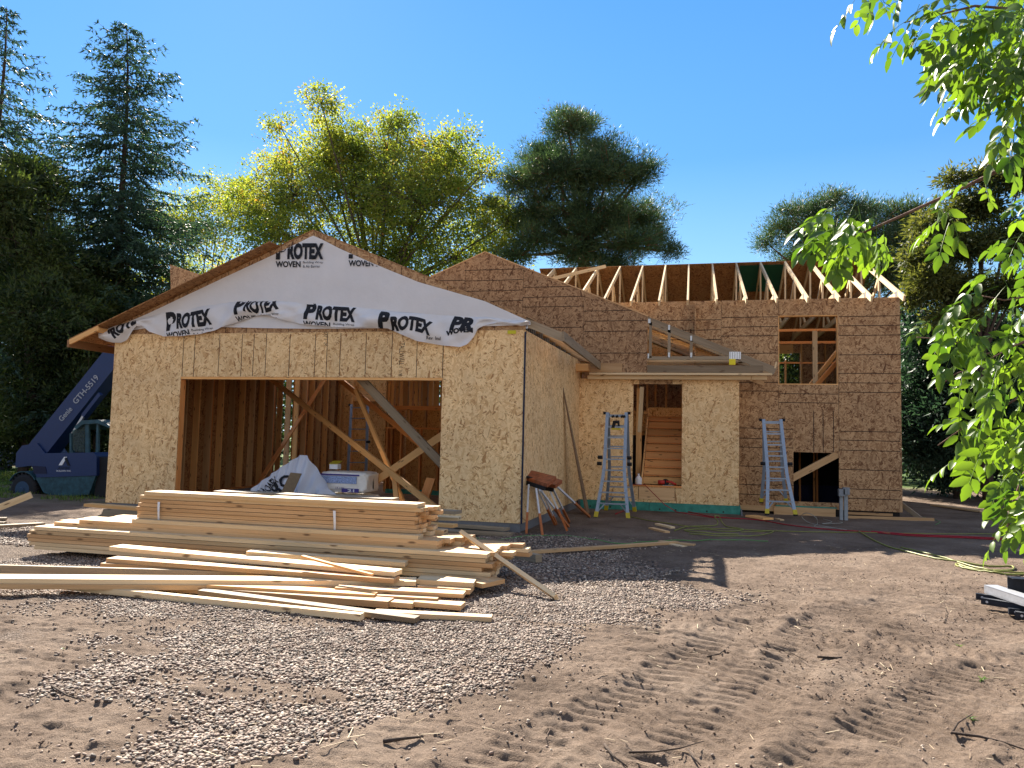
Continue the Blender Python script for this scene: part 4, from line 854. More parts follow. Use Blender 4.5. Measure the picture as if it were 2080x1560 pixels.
def compound(o, d, S=1.):
    """one pinnate leaf: curved stalk with paired leaflets and an end leaflet"""
    d = d.normalized(); R = rnd(.12, .19)*S; up = Vector((rnd(-.6, .6), rnd(-.9, .3), rnd(.3, 1))).normalized(); side = d.cross(up).normalized(); up = side.cross(d)
    pts = [o+d*(R*u)+Vector((0, 0, -.35*R*u*u)) for u in (0, .25, .5, .75, 1)]; b0 = len(LV); [LV.extend([q+side*.0012, q-side*.0012, q+up*.0012]) for q in pts]; [LF.append((b0+3*i+a_, b0+3*i+c_, b0+3*i+3+c_, b0+3*i+3+a_)) or LT.append(.8) for i in range(4) for a_, c_ in ((0, 1), (1, 2), (2, 0))]
    ton = min(1, max(0, random.gauss(.5, .22)))
    for k, u in enumerate((.42, .68, .9)):
        p = o+d*(R*u)+Vector((0, 0, -.35*R*u*u))
        for sg in (-1, 1):
            if random.random() < .08: continue
            dd = d*.55+side*sg*.8+Vector((0, 0, -.35+rnd(-.25, .2))); nn = (up+Vector((rnd(-.5, .5), rnd(-.5, .5), rnd(-.3, .3)))).normalized()
            leaflet(LV, LF, LT, p+dd.normalized()*.006, dd, nn, rnd(.062, .088)*S, rnd(.030, .042)*S, min(1, max(0, ton+rnd(-.15, .15))), rnd(.05, .4))
    leaflet(LV, LF, LT, pts[-1], d+Vector((0, 0, -.5)), up, rnd(.075, .10)*S, rnd(.036, .048)*S, ton, rnd(.1, .4))
random.seed(99); M_TWG = bark('twig_bark', (.10, .055, .045), (.22, .14, .11))
SEEDS = [(1832, 52, 42, 5), (1895, 70, 62, 10), (1960, 95, 78, 17), (2035, 60, 88, 24), (2078, 150, 80, 20), (1935, 160, 50, 7), (2000, 195, 58, 10), (2065, 245, 50, 8), (1870, 115, 34, 4), (2045, 300, 26, 4), (1716, -4, 16, 3), (1800, -6, 14, 1), (2100, 60, 70, 14),
         (1640, 468, 26, 6), (1680, 468, 36, 8), (1715, 480, 34, 6), (1685, 510, 20, 3), (1622, 490, 12, 3), (1860, 412, 16, 2), (1880, 470, 20, 3), (1945, 400, 10, 2), (2070, 425, 26, 4), (2068, 500, 36, 6),
         (1872, 690, 24, 4), (1920, 668, 40, 8), (1985, 690, 62, 11), (2040, 620, 56, 9), (2065, 745, 72, 15), (1995, 785, 48, 7), (1925, 745, 34, 5), (1905, 800, 24, 4), (1975, 880, 46, 10), (2045, 870, 58, 12), (1925, 935, 24, 4), (2062, 985, 46, 9), (2052, 1060, 40, 9), (1990, 960, 26, 3), (2010, 590, 26, 4), (2078, 560, 30, 6), (2100, 800, 60, 12), (2110, 1000, 50, 8)]
for (px, py, rr, n) in SEEDS:
    for _ in range(max(1, int(n*(1.5 if py < 340 else .85 if px > 1750 else 1.4)+.5))):
        a = rnd(0, 6.28); q = rr*math.sqrt(random.random()); dep = rnd(2.35, 3.3)
        d0 = ray(px+q*math.cos(a)+(46 if px < 1990 else 30), py+q*math.sin(a)-30); o = CAM+d0*dep
        compound(o, Vector((rnd(-1, .45), rnd(-.5, .5), rnd(-1.0, .05))), rnd(.58, .84))
def twig(P, r0, dep=2.8, r1=.0022): 
    pts = [CAM+ray(x, y)*(dep+.04*i) for i, (x, y) in enumerate(P)]; n = len(pts); MB().tube(pts, [r0+(r1-r0)*i/(n-1) for i in range(n)], 6).build('branch', M_TWG, ash)
twig([(2190, 330), (2110, 316), (2064, 317), (2046, 332), (2030, 345), (1960, 380), (1850, 430), (1778, 462), (1735, 480), (1690, 478)], .011, r1=.0035)
twig([(2200, -60), (2080, 20), (1980, 12), (1900, 32), (1836, 46)], .007); twig([(2200, 60), (2080, 110), (2000, 150), (1940, 170)], .006); twig([(2200, 200), (2100, 220), (2060, 270), (2030, 300)], .006)
twig([(2240, 640), (2100, 690), (2000, 720), (1930, 690), (1862, 685)], .006); twig([(2240, 560), (2100, 600), (2040, 610), (1990, 600)], .005); twig([(2240, 760), (2080, 800), (2000, 850), (1955, 870), (1905, 905)], .0055); twig([(2200, 930), (2080, 960), (2050, 1040), (2045, 1090)], .005)
twig([(2085, 690), (1990, 740), (1940, 760), (1900, 790)], .003)
M_ASH = leafmat('ash_leaf', (.035, .085, .016), (.13, .21, .032), .48, (1.65, 1.7, .5), .38)
_lv = np.array([v[:] for v in LV]); _lf = np.array(LF)
npmesh('foliage', _lv, _lf, M_ASH, ash, tone=np.array(LT), smooth=True)
tk = MB(); tk.tube([TRK+Vector(v) for v in ((0, 0, -.1), (-.03, .03, 1.1), (.05, .02, 2.3), (-.02, .1, 3.6))], [.085, .07, .055, .03], 10)
for (x, y) in ((2190, 330), (2200, -60), (2200, 60), (2200, 200), (2240, 640), (2240, 560), (2240, 760), (2200, 930)):
    e = CAM+ray(x, y)*2.8; s = Vector((TRK.x, TRK.y+.03, max(.7, min(3.4, e.z-.15)))); tk.tube([s, (s+e)/2+Vector((0, 0, .08)), e], [.02, .014, .007], 6, cap=False)
tk.build('trunk', M_GBK, ash)
# ------------------------------------------------------------------ lumber: every board an object of its own
def board(a, b_, w, t, label, mat='lum', up=(0, 0, 1), group=None, name='lumber_board', split=False, back=True, twist=0):
    """a, b_: ends of the front top edge; the board runs w back from it and t down"""
    a, b_ = Vector(a), Vector(b_); d = (b_-a).normalized(); c = d.cross(Vector(up)).normalized(); c = -c if c.y < 0 else c; u = c.cross(d); u = -u if u.z < 0 else u
    o = c*(w/2) - u*(t/2); m = MB(); m.beam(a+o, b_+o, w, t, up=u); ob = m.build(name, mt[mat], None, bevel=.0035)
    return tag(ob, label, 'board', group)
ORD = ['first', 'second', 'third', 'fourth', 'fifth', 'sixth', 'seventh', 'eighth', 'ninth', 'tenth']
def stack(px0, px1, Yf, z0, n, rows, w, what, grp, jl=.05, jr=.05, refy=1130, mats=('lum', 'lum', 'pale'), skew=0.):
    """px0, px1: left and right end columns of the front face"""
    for k in range(n):
        z = z0+.0395*(k+1)
        for r in range(rows):
            Y = Yf+r*(w+.004)+rnd(-.012, .012)
            xl = pY(px0, refy, Yf).x+rnd(-jl, jl)*(1 if r else .7)+(.0 if r == 0 else rnd(-.05, .12)); xr = pY(px1, refy, Yf).x+rnd(-jr, jr)+r*rnd(-.03, .05)
            fr = 'front row' if r == 0 else 'back row' if r == rows-1 else f'{ORD[r]} row from the front'
            board((xl, Y+skew*xl, z), (xr, Y+skew*xr, z), w, .0355, f'board of {what}, {ORD[n-1-k]} layer down, {fr}', random.choice(mats), group=grp)
random.seed(17)
# lower, longer stack; middle pair of layers; upper strapped bundle
LY = 6.47
zb = pY(980, 1181, LY).z
stack(62, 990, LY, zb, 6, 6, .14, 'the long lower stack', 'boards in the lower lumber stack', .08, .06)
for x in (-5.3, -3.6, -2.2): tag(MB().box((x, LY+.06, gnd(x, LY)-.02), (x+.09, LY+.82, zb)).build('stack_bearer', mt['grey'], None), {-5.3: 'timber bearer under the left end of the long lower stack', -3.6: 'timber bearer under the middle of the long lower stack', -2.2: 'timber bearer under the right end of the long lower stack'}[x], 'timber')
zl = zb+6*.0395
MYf = 6.60; zm = zl
for k, (x0, x1, z_) in enumerate(((100, 890, 1), (165, 905, 2), (262, 838, 3))):
    for r in range(4): xa = pY(x0+rnd(-8, 8), 1100, MYf).x; xb = pY(x1+rnd(-14, 14)+r*12, 1100, MYf).x; Y = MYf+r*.145; board((xa, Y, zm+.0385*z_), (xb, Y-.02, zm+.0385*z_), .14, .0375, f'{["front", "second", "third", "back"][r]}-row board in the {["lowest", "middle", "uppermost"][k]} of three layers under the bundle', random.choice(('lum', 'lum', 'pale')), group='boards between the two stacks')
zu = zm+3*.0385
UY = 6.68
stack(279, 849, UY, zu, 6, 5, .089, 'the strapped upper bundle', 'studs in the strapped upper bundle', .03, .03, 1050)
zt_ = zu+6*.0395
a = pY(291, 1008, UY-.02); board((a.x, UY-.01, zt_+.04), (pY(848, 1024, UY).x, UY-.02, zt_+.04), .235, .038, 'wide pale plank on the very top of the strapped bundle', 'pale')
a = pY(440, 1000, UY+.25); board((pY(440, 1000, UY+.3).x, UY+.24, zt_+.055), (pY(800, 1016, UY+.3).x, UY+.24, zt_+.055), .2, .038, 'weathered plank lying behind the top plank of the bundle', 'grey')
for px_, nm in ((323, 'left'), (680, 'right')):
    x = pY(px_, 1070, UY).x; m = MB(); Ys = UY-.012
    m.grid(lambda u, v: Vector((x+.028*(u-.5)*(1-.3*v)+.02*math.sin(v*2.4), Ys-.012-.02*math.sin(v*3.0), zu+.18-.20*v)), 2, 10); 
    tag(m.build('strap_end', plain('white_strap', (.62, .63, .66), .35), None), f'loose white strap end hanging on the {nm} part of the upper bundle', 'strap')
GR = 'loose boards in front of and beside the stacks'
def lb(xa, ya, xb, yb, za, zb_, w, label, mat='lum', t=.038, **k):
    A, B = pZ(xa, ya, za), pZ(xb, yb, zb_); return board(A, B, w, t, label, mat, group=GR, **k)
lb(222, 1110, 801, 1162, .40, .37, .16, 'bright wide board lying slanted on top of the front heap', 'pale')
lb(500, 1120, 823, 1143, .42, .37, .14, 'pale board half hidden behind the bright slanted board', 'pale')
lb(216, 1134, 800, 1176, .345, .325, .14, 'board directly under the bright slanted board')
lb(204, 1144, 640, 1170, .31, .28, .14, 'second board under the bright slanted board, its left end sticking out')
lb(-150, 1144, 520, 1162, .30, .29, .04, 'grey-faced board standing on edge behind the longest plank', 'grey', t=.10)
lb(-160, 1174, 845, 1181, .30, .285, .19, 'longest front plank with rough bark-stained face, cut off by the left edge', 'pale')
lb(-120, 1186, 700, 1191, .26, .25, .14, 'long board beneath the longest front plank')
lb(846, 1177, 962, 1184, .29, .28, .2, 'short pale board butted behind the longest plank', 'pale'); lb(848, 1190, 955, 1198, .25, .24, .2, 'short board under the short pale board')
lb(940, 1176, 980, 1186, .27, .26, .3, 'board end poking out below the right end of the lower stack')
lb(680, 1193, 941, 1207, .265, .255, .14, 'greenish treated board crossing under the longest plank', 'lum', t=.032)
lb(713, 1206, 888, 1216, .235, .23, .14, 'short knotty board under the greenish treated board')
lb(300, 1186, 788, 1222, .24, .225, .14, 'long board running under the front heap to its rounded end', 'lum', t=.05)
lb(787, 1222, 838, 1226, .215, .21, .2, 'stub of board beside the rounded end'); lb(838, 1222, 936, 1230, .215, .21, .14, 'short board lowest at the right of the front heap')
lb(420, 1188, 760, 1208, .26, .245, .14, 'reddish board shaded beneath the longest plank', 'stud')
lb(125, 1186, 732, 1248, .225, .215, .06, 'foremost narrow bright board on the gravel', 'pale', t=.045)
lb(402, 1199, 842, 1256, .235, .20, .09, 'twisted darker board behind the foremost bright board', 'grey', t=.035)
lb(758, 1242, 998, 1254, .205, .20, .09, 'short bright board lying right of the twisted board', 'pale', t=.035)
# leaning stick and laths
A = pG(1130, 1214, .02); B = pY(938, 1082, 6.9); o = MB().beam(A, B, .036, .07, up=(0, -1, .6)).build('lumber_board', mt['pale'], None, bevel=.003); tag(o, 'single board leaning from the gravel up onto the right end of the stack', 'board', GR)
A = pZ(614, 1130, .44); B = pZ(756, 1168, .36); tag(MB().beam(A, B, .035, .018).build('wood_lath', mt['stud'], None), 'thin orange lath poking up out of the front heap', 'lath')
# boards behind and to the right of the stacks
def gbrd(xa, ya, xb, yb, w, label, mat='grey', t=.038, dz=.05, **k):
    A, B = pG(xa, ya, dz), pG(xb, yb, dz); return board(A, B, w, t, label, mat, group=GR, **k)
lb(846, 1034, 924, 1039, .60, .60, .2, 'grey board end behind the strapped bundle', 'grey'); lb(846, 1049, 931, 1052, .50, .50, .24, 'sunlit board end sticking out right behind the bundle', 'pale'); lb(846, 1061, 920, 1066, .46, .46, .14, 'board under the sunlit board end', 'stud')
lb(845, 1074, 930, 1080, .42, .42, .14, 'short dark board low behind the bundle', 'grey'); lb(870, 1104, 948, 1112, .40, .40, .14, 'sunlit board end on the right rear corner of the lower stack', 'pale'); lb(886, 1092, 925, 1098, .42, .42, .1, 'small bright offcut on the right rear of the stack', 'pale')
gbrd(915, 1066, 1026, 1074, .20, 'upper of two grey planks against the garage foundation', dz=.10); gbrd(905, 1078, 1036, 1085, .22, 'lower of two grey planks against the garage foundation', dz=.055)
gbrd(975, 1098, 1024, 1099, .16, 'short grey plank on the gravel in front of the foundation planks'); gbrd(860, 1095, 975, 1100, .2, 'grey plank partly hidden behind the lower stack')
gbrd(990, 1109, 1088, 1127, .09, 'dark-sided board lying near the leaning stick', 'grey', t=.09, dz=.09)
gbrd(1070, 1120, 1378, 1100, .09, 'long thin board lying across the shade in front of the entry', 'lum'); gbrd(1336, 1099, 1408, 1106, .12, 'short board under the right end of the long thin board', 'lum', dz=.04); gbrd(1352, 1103, 1385, 1110, .1, 'stub of bright wood under the long thin board', 'pale', dz=.03)
gbrd(1317, 1071, 1350, 1079, .10, 'small offcut on the soil, left of a pair', 'lum', dz=.03); gbrd(1330, 1063, 1362, 1070, .09, 'small offcut on the soil, right of a pair', 'pale', dz=.03)
gbrd(1514, 1046, 1550, 1052, .25, 'brown offcut by the corner of the entry foundation', 'stud'); gbrd(1574, 1052, 1585, 1055, .08, 'tiny white offcut by the right ladder', 'pale', dz=.02)
A, B = pY(170, 1023, 8.6), pY(300, 1033, 8.6); board(A, B, .14, .04, 'board jutting left over the shade behind the bundle', 'stud', group=GR)
m = MB(); P = [pY(210, 1034, 9.2), pY(300, 1036, 9.2), pY(300, 1053, 9.2), pY(203, 1051, 9.2)]; m.prism([P[3], P[2], P[1], P[0]], (0, .04, 0)); tag(m.build('lumber_board', mt['grey'], None), 'grey board with slanting end under the jutting board', 'board', GR)
A, B = pY(-60, 1054, 8.2), pY(64, 1005, 8.6); tag(MB().beam(A, B, .06, .09).build('lumber_board', mt['pale'], None), 'board tilted up at the left edge in front of the black wheel', 'board', GR)
for (xa, ya, xb, yb, lab) in ((-60, 1070, 92, 1062, 'grey board flat in the shade at the left edge'), (-60, 1052, 12, 1052, 'upper short board end at the left edge'), (-60, 1060, 8, 1061, 'lower short board end at the left edge'), (150, 1071, 260, 1076, 'bright board lying on the left end of the lower stack')):
    gbrd(xa, ya, xb, yb, .12, lab, 'pale' if 'bright' in lab else 'grey', dz=.05 if 'bright' not in lab else .3)
gbrd(1890, 1024, 1990, 1037, .2, 'bright board lying on sunny soil beyond the right house corner', 'pale'); 
# sheet of board and plank leaning on the garage side wall
A = pX(1134, 780, XR+.06); B = pX(1190, 1052, XR+.55); c = Vector((.0, .0, .0))
m = MB(); b0 = Vector((B.x, B.y, -.02)); t0 = Vector((A.x+.02, A.y+.25, A.z)); m.prism([b0, b0+Vector((.0, .42, 0)), t0+Vector((0, .04, 0)), t0], (.02, -.002, .01)); m.poly([b0+Vector((.022, -.004, 0)), b0+Vector((.024, .012, 0)), t0+Vector((.024, .012, 0)), t0+Vector((.022, -.004, 0))], [(0, 0)]*4, 1, .5)
tag(m.build('leaning_plank', [lumber('brown_plank', (.16, .10, .06), (.26, .17, .10)), mt['ink']], None), 'long narrow brown plank leaning against the garage side wall', 'plank')  # plank in a darker brown lumber
# sticks, roots and weeds on the soil
def stick(P, r, label, mat=None, name='twig'):
    pts = [pG(x, y, .012+.01*(i % 2)) for i, (x, y) in enumerate(P)]; n = len(pts); tag(MB().tube(pts, [r*(1-.6*i/(n-1)) for i in range(n)], 6).build(name, mat or M_BRK, None), label, 'twig', 'fallen twigs on the bare soil')
for i, (P, r, lab) in enumerate((([(216, 1262), (250, 1263), (296, 1267)], .010, 'dark stick lying on the gravel left of centre'), ([(105, 1392), (135, 1412), (175, 1425)], .006, 'thin reddish stick at the lower left'), ([(1335, 1284), (1370, 1284), (1407, 1283)], .006, 'reddish root on the right edge of the gravel'),
    ([(1437, 1334), (1462, 1328), (1482, 1311)], .006, 'bent twig right of the gravel edge'), ([(1660, 1334), (1700, 1336), (1732, 1333)], .008, 'dark branched twig on the tyre-marked soil'), ([(1705, 1335), (1722, 1322), (1735, 1308)], .006, 'upper fork of the dark branched twig'), ([(1228, 1512), (1245, 1535), (1275, 1558)], .007, 'dark twig at the bottom edge, middle'), ([(1277, 1528), (1330, 1527), (1380, 1520), (1430, 1505)], .005, 'long pale twig near the bottom edge'), ([(1398, 1522), (1410, 1540), (1424, 1556)], .005, 'short twig below the long pale twig'),
    ([(1933, 1490), (1946, 1468), (1975, 1450)], .006, 'rising arm of the forked stick at the lower right'), ([(1933, 1488), (1990, 1496), (2040, 1508), (2085, 1524)], .008, 'long arm of the forked stick at the lower right'), ([(778, 1506), (820, 1500), (860, 1496)], .010, 'dark broken stick in the soil near the bottom left of centre'), ([(1916, 1225), (1922, 1240), (1918, 1268)], .004, 'short twig standing before the steel beams'), ([(1570, 1312), (1600, 1322), (1640, 1344)], .004, 'thin curved twig right of the branched one'), ([(1855, 1398), (1880, 1404), (1900, 1412)], .004, 'faint thin twig on the right soil'))):
    stick(P, r, lab)
def weed(px, py, s, lab):
    o = pG(px, py); t = thing('weed', lab, 'weed', o, 'small weeds'); V = []; Fc = []; T = []
    for k in range(9): a = rnd(0, 6.28); leaflet(V, Fc, T, o+Vector((0, 0, .005)), Vector((math.cos(a), math.sin(a), rnd(.3, 1))), Vector((0, 0, 1)), s*rnd(.6, 1.2), s*.2, rnd(.3, 1), .4)
    npmesh('leaves', np.array(V), np.array(Fc), M_ASH, t, tone=np.array(T))
weed(1995, 1384, .05, 'small bright green weed on the lower right soil'); weed(1950, 1314, .035, 'tiny green sprout above the larger weed'); weed(1972, 1462, .03, 'tiny sprout beside the forked stick'); weed(130, 1320, .02, 'single fallen orange leaf at the left')
# ------------------------------------------------------------------ ladders
mt['alu'] = plain('aluminium', (.26, .32, .40), .42, .4, var=.06); mt['yel'] = plain('yellow_foot', (.50, .40, .03), .5)
def ladder(label, FL, FR, TL, TR, BL=None, BR=None, rungs=8, flare=.38, mat='alu', group='folding aluminium ladders'):
    """FL.. feet of the front half, TL, TR hinge; BL, BR feet of the back half. Lower rails flare outwards."""
    t = thing('folding_ladder', label, 'ladder', FL, group)
    def half(A, B, C, D, k, back=False):
        A, B, C, D = map(Vector, (A, B, C, D)); h = flare; wv = (D-C)
        def rail(F, T_, sg, wf):
            K = F+(T_-F)*h; K += (-wv*.5*wf*sg*0)
            inn = T_.lerp(F, 1-h); narrow = T_+(F-T_)*(1-h); Kx = T_.lerp(F, 1-h); cx = (C+D)/2; fx = (A+B)/2; mid = cx.lerp(fx, 1-h); half_ = wv*.5*(1.06)
            Kp = mid+half_*sg
            return [F, F.lerp(Kp, .9)+Vector((0, 0, 0)), Kp.lerp(T_, .06), T_]
        L_, R_ = rail(A, C, -1, 1), rail(B, D, 1, 1)
        for P in (L_, R_):
            m = MB()
            for p, q in zip(P, P[1:]): m.beam(p, q, .03, .062, up=(B-A).normalized())
            m.build('rail', mt[mat], t)
        def at(P, f):
            d = [0]
            for p, q in zip(P, P[1:]): d.append(d[-1]+(q-p).length)
            s = f*d[-1]
            for i in range(len(P)-1):
                if s <= d[i+1] or i == len(P)-2: return P[i].lerp(P[i+1], (s-d[i])/(d[i+1]-d[i]))
        for i in range(k):
            f = (.13 if not back else .15)+i*(.83)/(k-1); p, q = at(L_, f), at(R_, f)
            m = MB().beam(p, q, .042, .026); m.build('rung', mt[mat], t)
            if i == 0:
                for sg, P in ((0, L_), (1, R_)): MB().beam(at(P, .045), p.lerp(q, .24 if sg == 0 else .76), .018, .02).build('corner_brace', mt[mat], t)
        for P in (L_, R_): 
            m = MB().beam(P[0]-Vector((0, 0, .0)), P[0].lerp(P[1], .14), .046, .078, up=(B-A).normalized()); m.build('foot', mt['yel'], t); MB().beam(P[0]-Vector((0, 0, .02)), P[0]+Vector((0, 0, .012)), .05, .08, up=(B-A).normalized()).build('foot_pad', mt['black'], t)
        return L_, R_
    L_, R_ = half(FL, FR, TL, TR, rungs)
    if BL is not None: l2, r2 = half(BL, BR, Vector(TL)+Vector((.01, .05, -.01)), Vector(TR)+Vector((.01, .05, -.01)), rungs, True)
    w = (Vector(TR)-Vector(TL)).normalized()
    for T_, s in ((TL, -1), (TR, 1)):
        T_ = Vector(T_); MB().tube([T_+w*s*.02+Vector((0, .02, -.01)), T_+w*s*.085+Vector((0, .02, -.01))], .03, 10).build('hinge_knob', mt['black'], t)
        for P, fs in ((L_ if s < 0 else R_, (.52,) if rungs < 9 else (.5, .56)),):
            for f in fs: c = P[0].lerp(P[-1], f); MB().tube([c+w*s*.0, c+w*s*.09], .035, 8).build('lock_knob', mt['black'], t)
    return t
f1, f2 = pG(1210, 1051), pG(1276, 1054); YT = 15.05
ladder('folding ladder standing open left of the doorway with a nail gun hung in it', f1, f2, pY(1234, 838, YT), pY(1272, 838, YT), Vector((f1.x+.03, 15.85, 0)), Vector((f2.x+.02, 15.80, 0)), rungs=9, flare=.42)
g1, g2 = Vector((*pG(1558, 1044).xy, 0)), Vector((*pG(1616, 1046).xy, 0)); g1.y = min(g1.y, 15.5); q = pY(1558, 1044, 15.3); q2 = pY(1616, 1046, 15.3); zg = -.03
ladder('empty folding ladder in front of the brown wall, left of the low opening', (q.x, 15.3, q.z), (q2.x, 15.3, q2.z), pY(1551, 852, 15.95), pY(1586, 852, 15.95), pY(1546, 1020, 16.5), pY(1597, 1020, 16.5), rungs=8, flare=.4)
ladder('ladder inside the garage behind the crossing braces', pY(706, 985, 17.0), pY(742, 985, 17.0), pY(714, 822, 17.9), pY(747, 822, 17.9), None, None, rungs=7, flare=.3)
# nail gun hung in the ladder
c = pY(1253, 868, 14.95); t = thing('nail_gun', 'black and yellow nail gun hanging between the upper rungs of the left ladder', 'nail gun', c)
m = MB(); m.box(c+Vector((-.10, -.03, -.05)), c+Vector((.08, .04, -.015))); m.build('magazine', mt['yel'], t)
m = MB(); m.beam(c+Vector((-.08, 0, -.03)), c+Vector((-.05, 0, .10)), .05, .06, up=(1, 0, .2)); m.beam(c+Vector((.04, 0, -.03)), c+Vector((.03, 0, .10)), .04, .04, up=(1, 0, .2)); m.tube([c+Vector((-.08, 0, .10)), c+Vector((.05, 0, .11))], .03, 8); m.build('body', mt['black'], t)
c = pY(1255, 847, 15.0); m = MB(); [m.tube([c+Vector((x, 0, 0)), c+Vector((x+.05, 0, .02))], .025, 8) for x in (-.12, -.04, .06, .10)]; tag(m.build('work_gloves', mt['black'], None), 'dark gloves laid over the top rung of the left ladder', 'gloves')
# ------------------------------------------------------------------ folded sawhorses by the garage corner
mt['orange'] = plain('orange_plastic', (.42, .125, .035), .45, var=.2); mt['dorange'] = plain('worn_top', (.30, .085, .03), .55, var=.4, scale=14); mt['legw'] = plain('pale_leg', (.60, .60, .62), .45)
def sawhorse(label, top, legs):
    """top: four corners of the head; legs: (from, knee fraction, to)"""
    c = sum((Vector(p) for p in top), Vector())/4; t = thing('sawhorse', label, 'sawhorse', (c.x, c.y, 0), 'sawhorses by the garage corner')
    m = MB(); m.prism(top, (0, 0, .055)); m.build('head', mt['dorange'], t, bevel=.008)
    a, b_ = Vector(top[0]), Vector(top[1]); MB().beam(a.lerp(b_, .1)+Vector((0, -.012, -.03)), a.lerp(b_, .9)+Vector((0, -.012, -.03)), .03, .06).build('clamp_bar', mt['black'], t); MB().beam(a.lerp(b_, .02)+Vector((0, 0, .06)), a.lerp(b_, .35)+Vector((0, .1, .06)), .11, .03).build('end_cap', mt['black'], t)
    for (p, f, q) in legs:
        p, q = Vector(p), Vector(q); k = p.lerp(q, f); up = (1, .3, 0)
        MB().beam(p, k, .034, .026, up=up).build('leg', mt['legw'], t); MB().beam(k.lerp(p, .05), q, .044, .036, up=up).build('leg', mt['orange'], t, bevel=.003)
    return t
def J(x, y, Y): return pY(x, y, Y)
def leg(x0, y0, Y0, x1, y1, f):
    q = pG(x1, y1, .01); return (pY(x0, y0, Y0), f, q)
zs = pY(1090, 980, 11.6).z
sawhorse('front orange sawhorse with a scuffed head, leaning by the garage corner', [J(1066, 975, 11.75), J(1112, 990, 11.30), J(1130, 975, 11.55), J(1080, 962, 12.0)],
    [leg(1074, 984, 11.6, 1069, 1084, .6), leg(1089, 992, 11.4, 1102, 1089, .56), leg(1097, 995, 11.4, 1155, 1070, .5), leg(1086, 984, 11.9, 1128, 1066, .62)])
sawhorse('rear orange sawhorse tucked behind the front one', [J(1092, 985, 12.0), J(1128, 992, 11.8), J(1142, 982, 12.2), J(1108, 972, 12.5)],
    [leg(1128, 985, 12.0, 1198, 1050, .55), leg(1116, 994, 11.95, 1152, 1078, .5), leg(1124, 995, 12.1, 1156, 1060, .6), leg(1098, 990, 12.1, 1130, 1064, .8)])
# ------------------------------------------------------------------ things on and below the door sill
c = Vector((pY(1297, 985, EN+.06).x, EN+.06, EZ0)); t = thing('water_jug', 'translucent white plastic jug on the left of the door sill', 'jug', c)
q = NT('cloudy_plastic'); q.fin((.72, .72, .72), .3); q.b.inputs['Subsurface Weight'].default_value = .3; JM = q.m
m = MB(); m.tube([c+Vector((0, 0, z)) for z in (0, .02, .12, .15, .19, .215)], [.062, .072, .072, .06, .022, .02], 14); m.build('bottle', JM, t); MB().tube([c+Vector((0, 0, .215)), c+Vector((0, 0, .235))], .021, 10).build('cap', mt['white'], t)
c = Vector((pY(1352, 983, EN+.05).x, EN+.05, EZ0+.05)); t = thing('circular_saw', 'red and black circular saw lying on the right of the door sill', 'power saw', c); RED = plain('red_plastic', (.45, .03, .02), .4)
MB().tube([c+Vector((-.16, 0, .02)), c+Vector((-.02, 0, .02))], .045, 12).build('motor', RED, t); MB().tube([c+Vector((.0, -.015, .02)), c+Vector((.0, .02, .02))], .075, 18).build('blade_guard', mt['black'], t); MB().tube([c+Vector((.01, 0, .04)), c+Vector((.12, 0, .03)), c+Vector((.22, 0, -.02))], [.03, .025, .02], 8).build('handle', RED, t); MB().box(c+Vector((-.06, -.05, -.045)), c+Vector((.16, .06, -.04))).build('base_plate', mt['plate'], t)
A = pY(1304, 786, EN-.02); B = pY(1299, 878, EN-.10); tag(MB().beam(A, B, .025, .085, up=(1, 0, 0)).build('hanging_board', mt['pale'], None), 'short white board hanging in the upper doorway', 'board')
# ------------------------------------------------------------------ hoses and cords on the ground
def hose(P, r, label, mat, cat='hose', name='air_hose', dz=None, sub=6):
    pts = [pG(x, y, r+(h if len(o_) else 0)) for (x, y, *o_) in P for h in ([o_[0]] if o_ else [0])]; out = []
    n = len(pts)
    for i in range(n-1):
        p0, p1, p2, p3 = pts[max(i-1, 0)], pts[i], pts[i+1], pts[min(i+2, n-1)]
        for k in range(sub):
            u = k/sub; v = .5*((2*p1)+(p2-p0)*u+(2*p0-5*p1+4*p2-p3)*u*u+(3*p1-p0-3*p2+p3)*u**3); out.append(v)
    out.append(pts[-1]); fl = []
    for v in out:
        g = float(gz(v.x, v.y)); fl.append(Vector((v.x, v.y, max(v.z, g+r))))
    tag(MB().tube(fl, r, 6).build(name, mat, None), label, cat)
YH = plain('yellow_green_hose', (.20, .21, .05), .45); RH = plain('red_hose', (.30, .012, .022), .45); GH = plain('grey_cord', (.30, .30, .26), .6); DH = plain('green_hose', (.10, .26, .07), .5)
hose([(955, 1090), (1000, 1098), (1060, 1092), (1110, 1090), (1180, 1093), (1250, 1105), (1330, 1100), (1420, 1098), (1560, 1100)], .007, 'thin green hose running from the planks past the garage corner', DH)
hose([(1275, 1050), (1310, 1056), (1350, 1063), (1400, 1070), (1440, 1073), (1490, 1075), (1560, 1078), (1640, 1080), (1760, 1082), (1900, 1084), (2080, 1086)], .008, 'thin yellow-green hose from the left ladder towards the right', YH)
hose([(1370, 1078), (1400, 1070), (1450, 1068), (1458, 1060, .06), (1452, 1049, .16), (1460, 1048, .16), (1466, 1060, .05), (1478, 1070), (1510, 1076), (1480, 1080), (1430, 1076), (1390, 1078), (1420, 1084), (1500, 1086)], .010, 'yellow-green hose coil with one loop standing up before the entry', YH)
hose([(1505, 1081), (1570, 1079), (1540, 1088), (1470, 1090), (1400, 1086)], .009, 'loose turns of yellow-green hose in the sun patches', YH)
hose([(1745, 1080), (1780, 1100), (1810, 1112), (1850, 1122), (1900, 1134), (1950, 1142), (2010, 1150), (2056, 1152), (2050, 1158), (1990, 1158), (1945, 1146), (1950, 1152), (2000, 1162), (2040, 1168), (2100, 1170)], .012, 'bright yellow hose looping across the sunny soil at the right', YH)
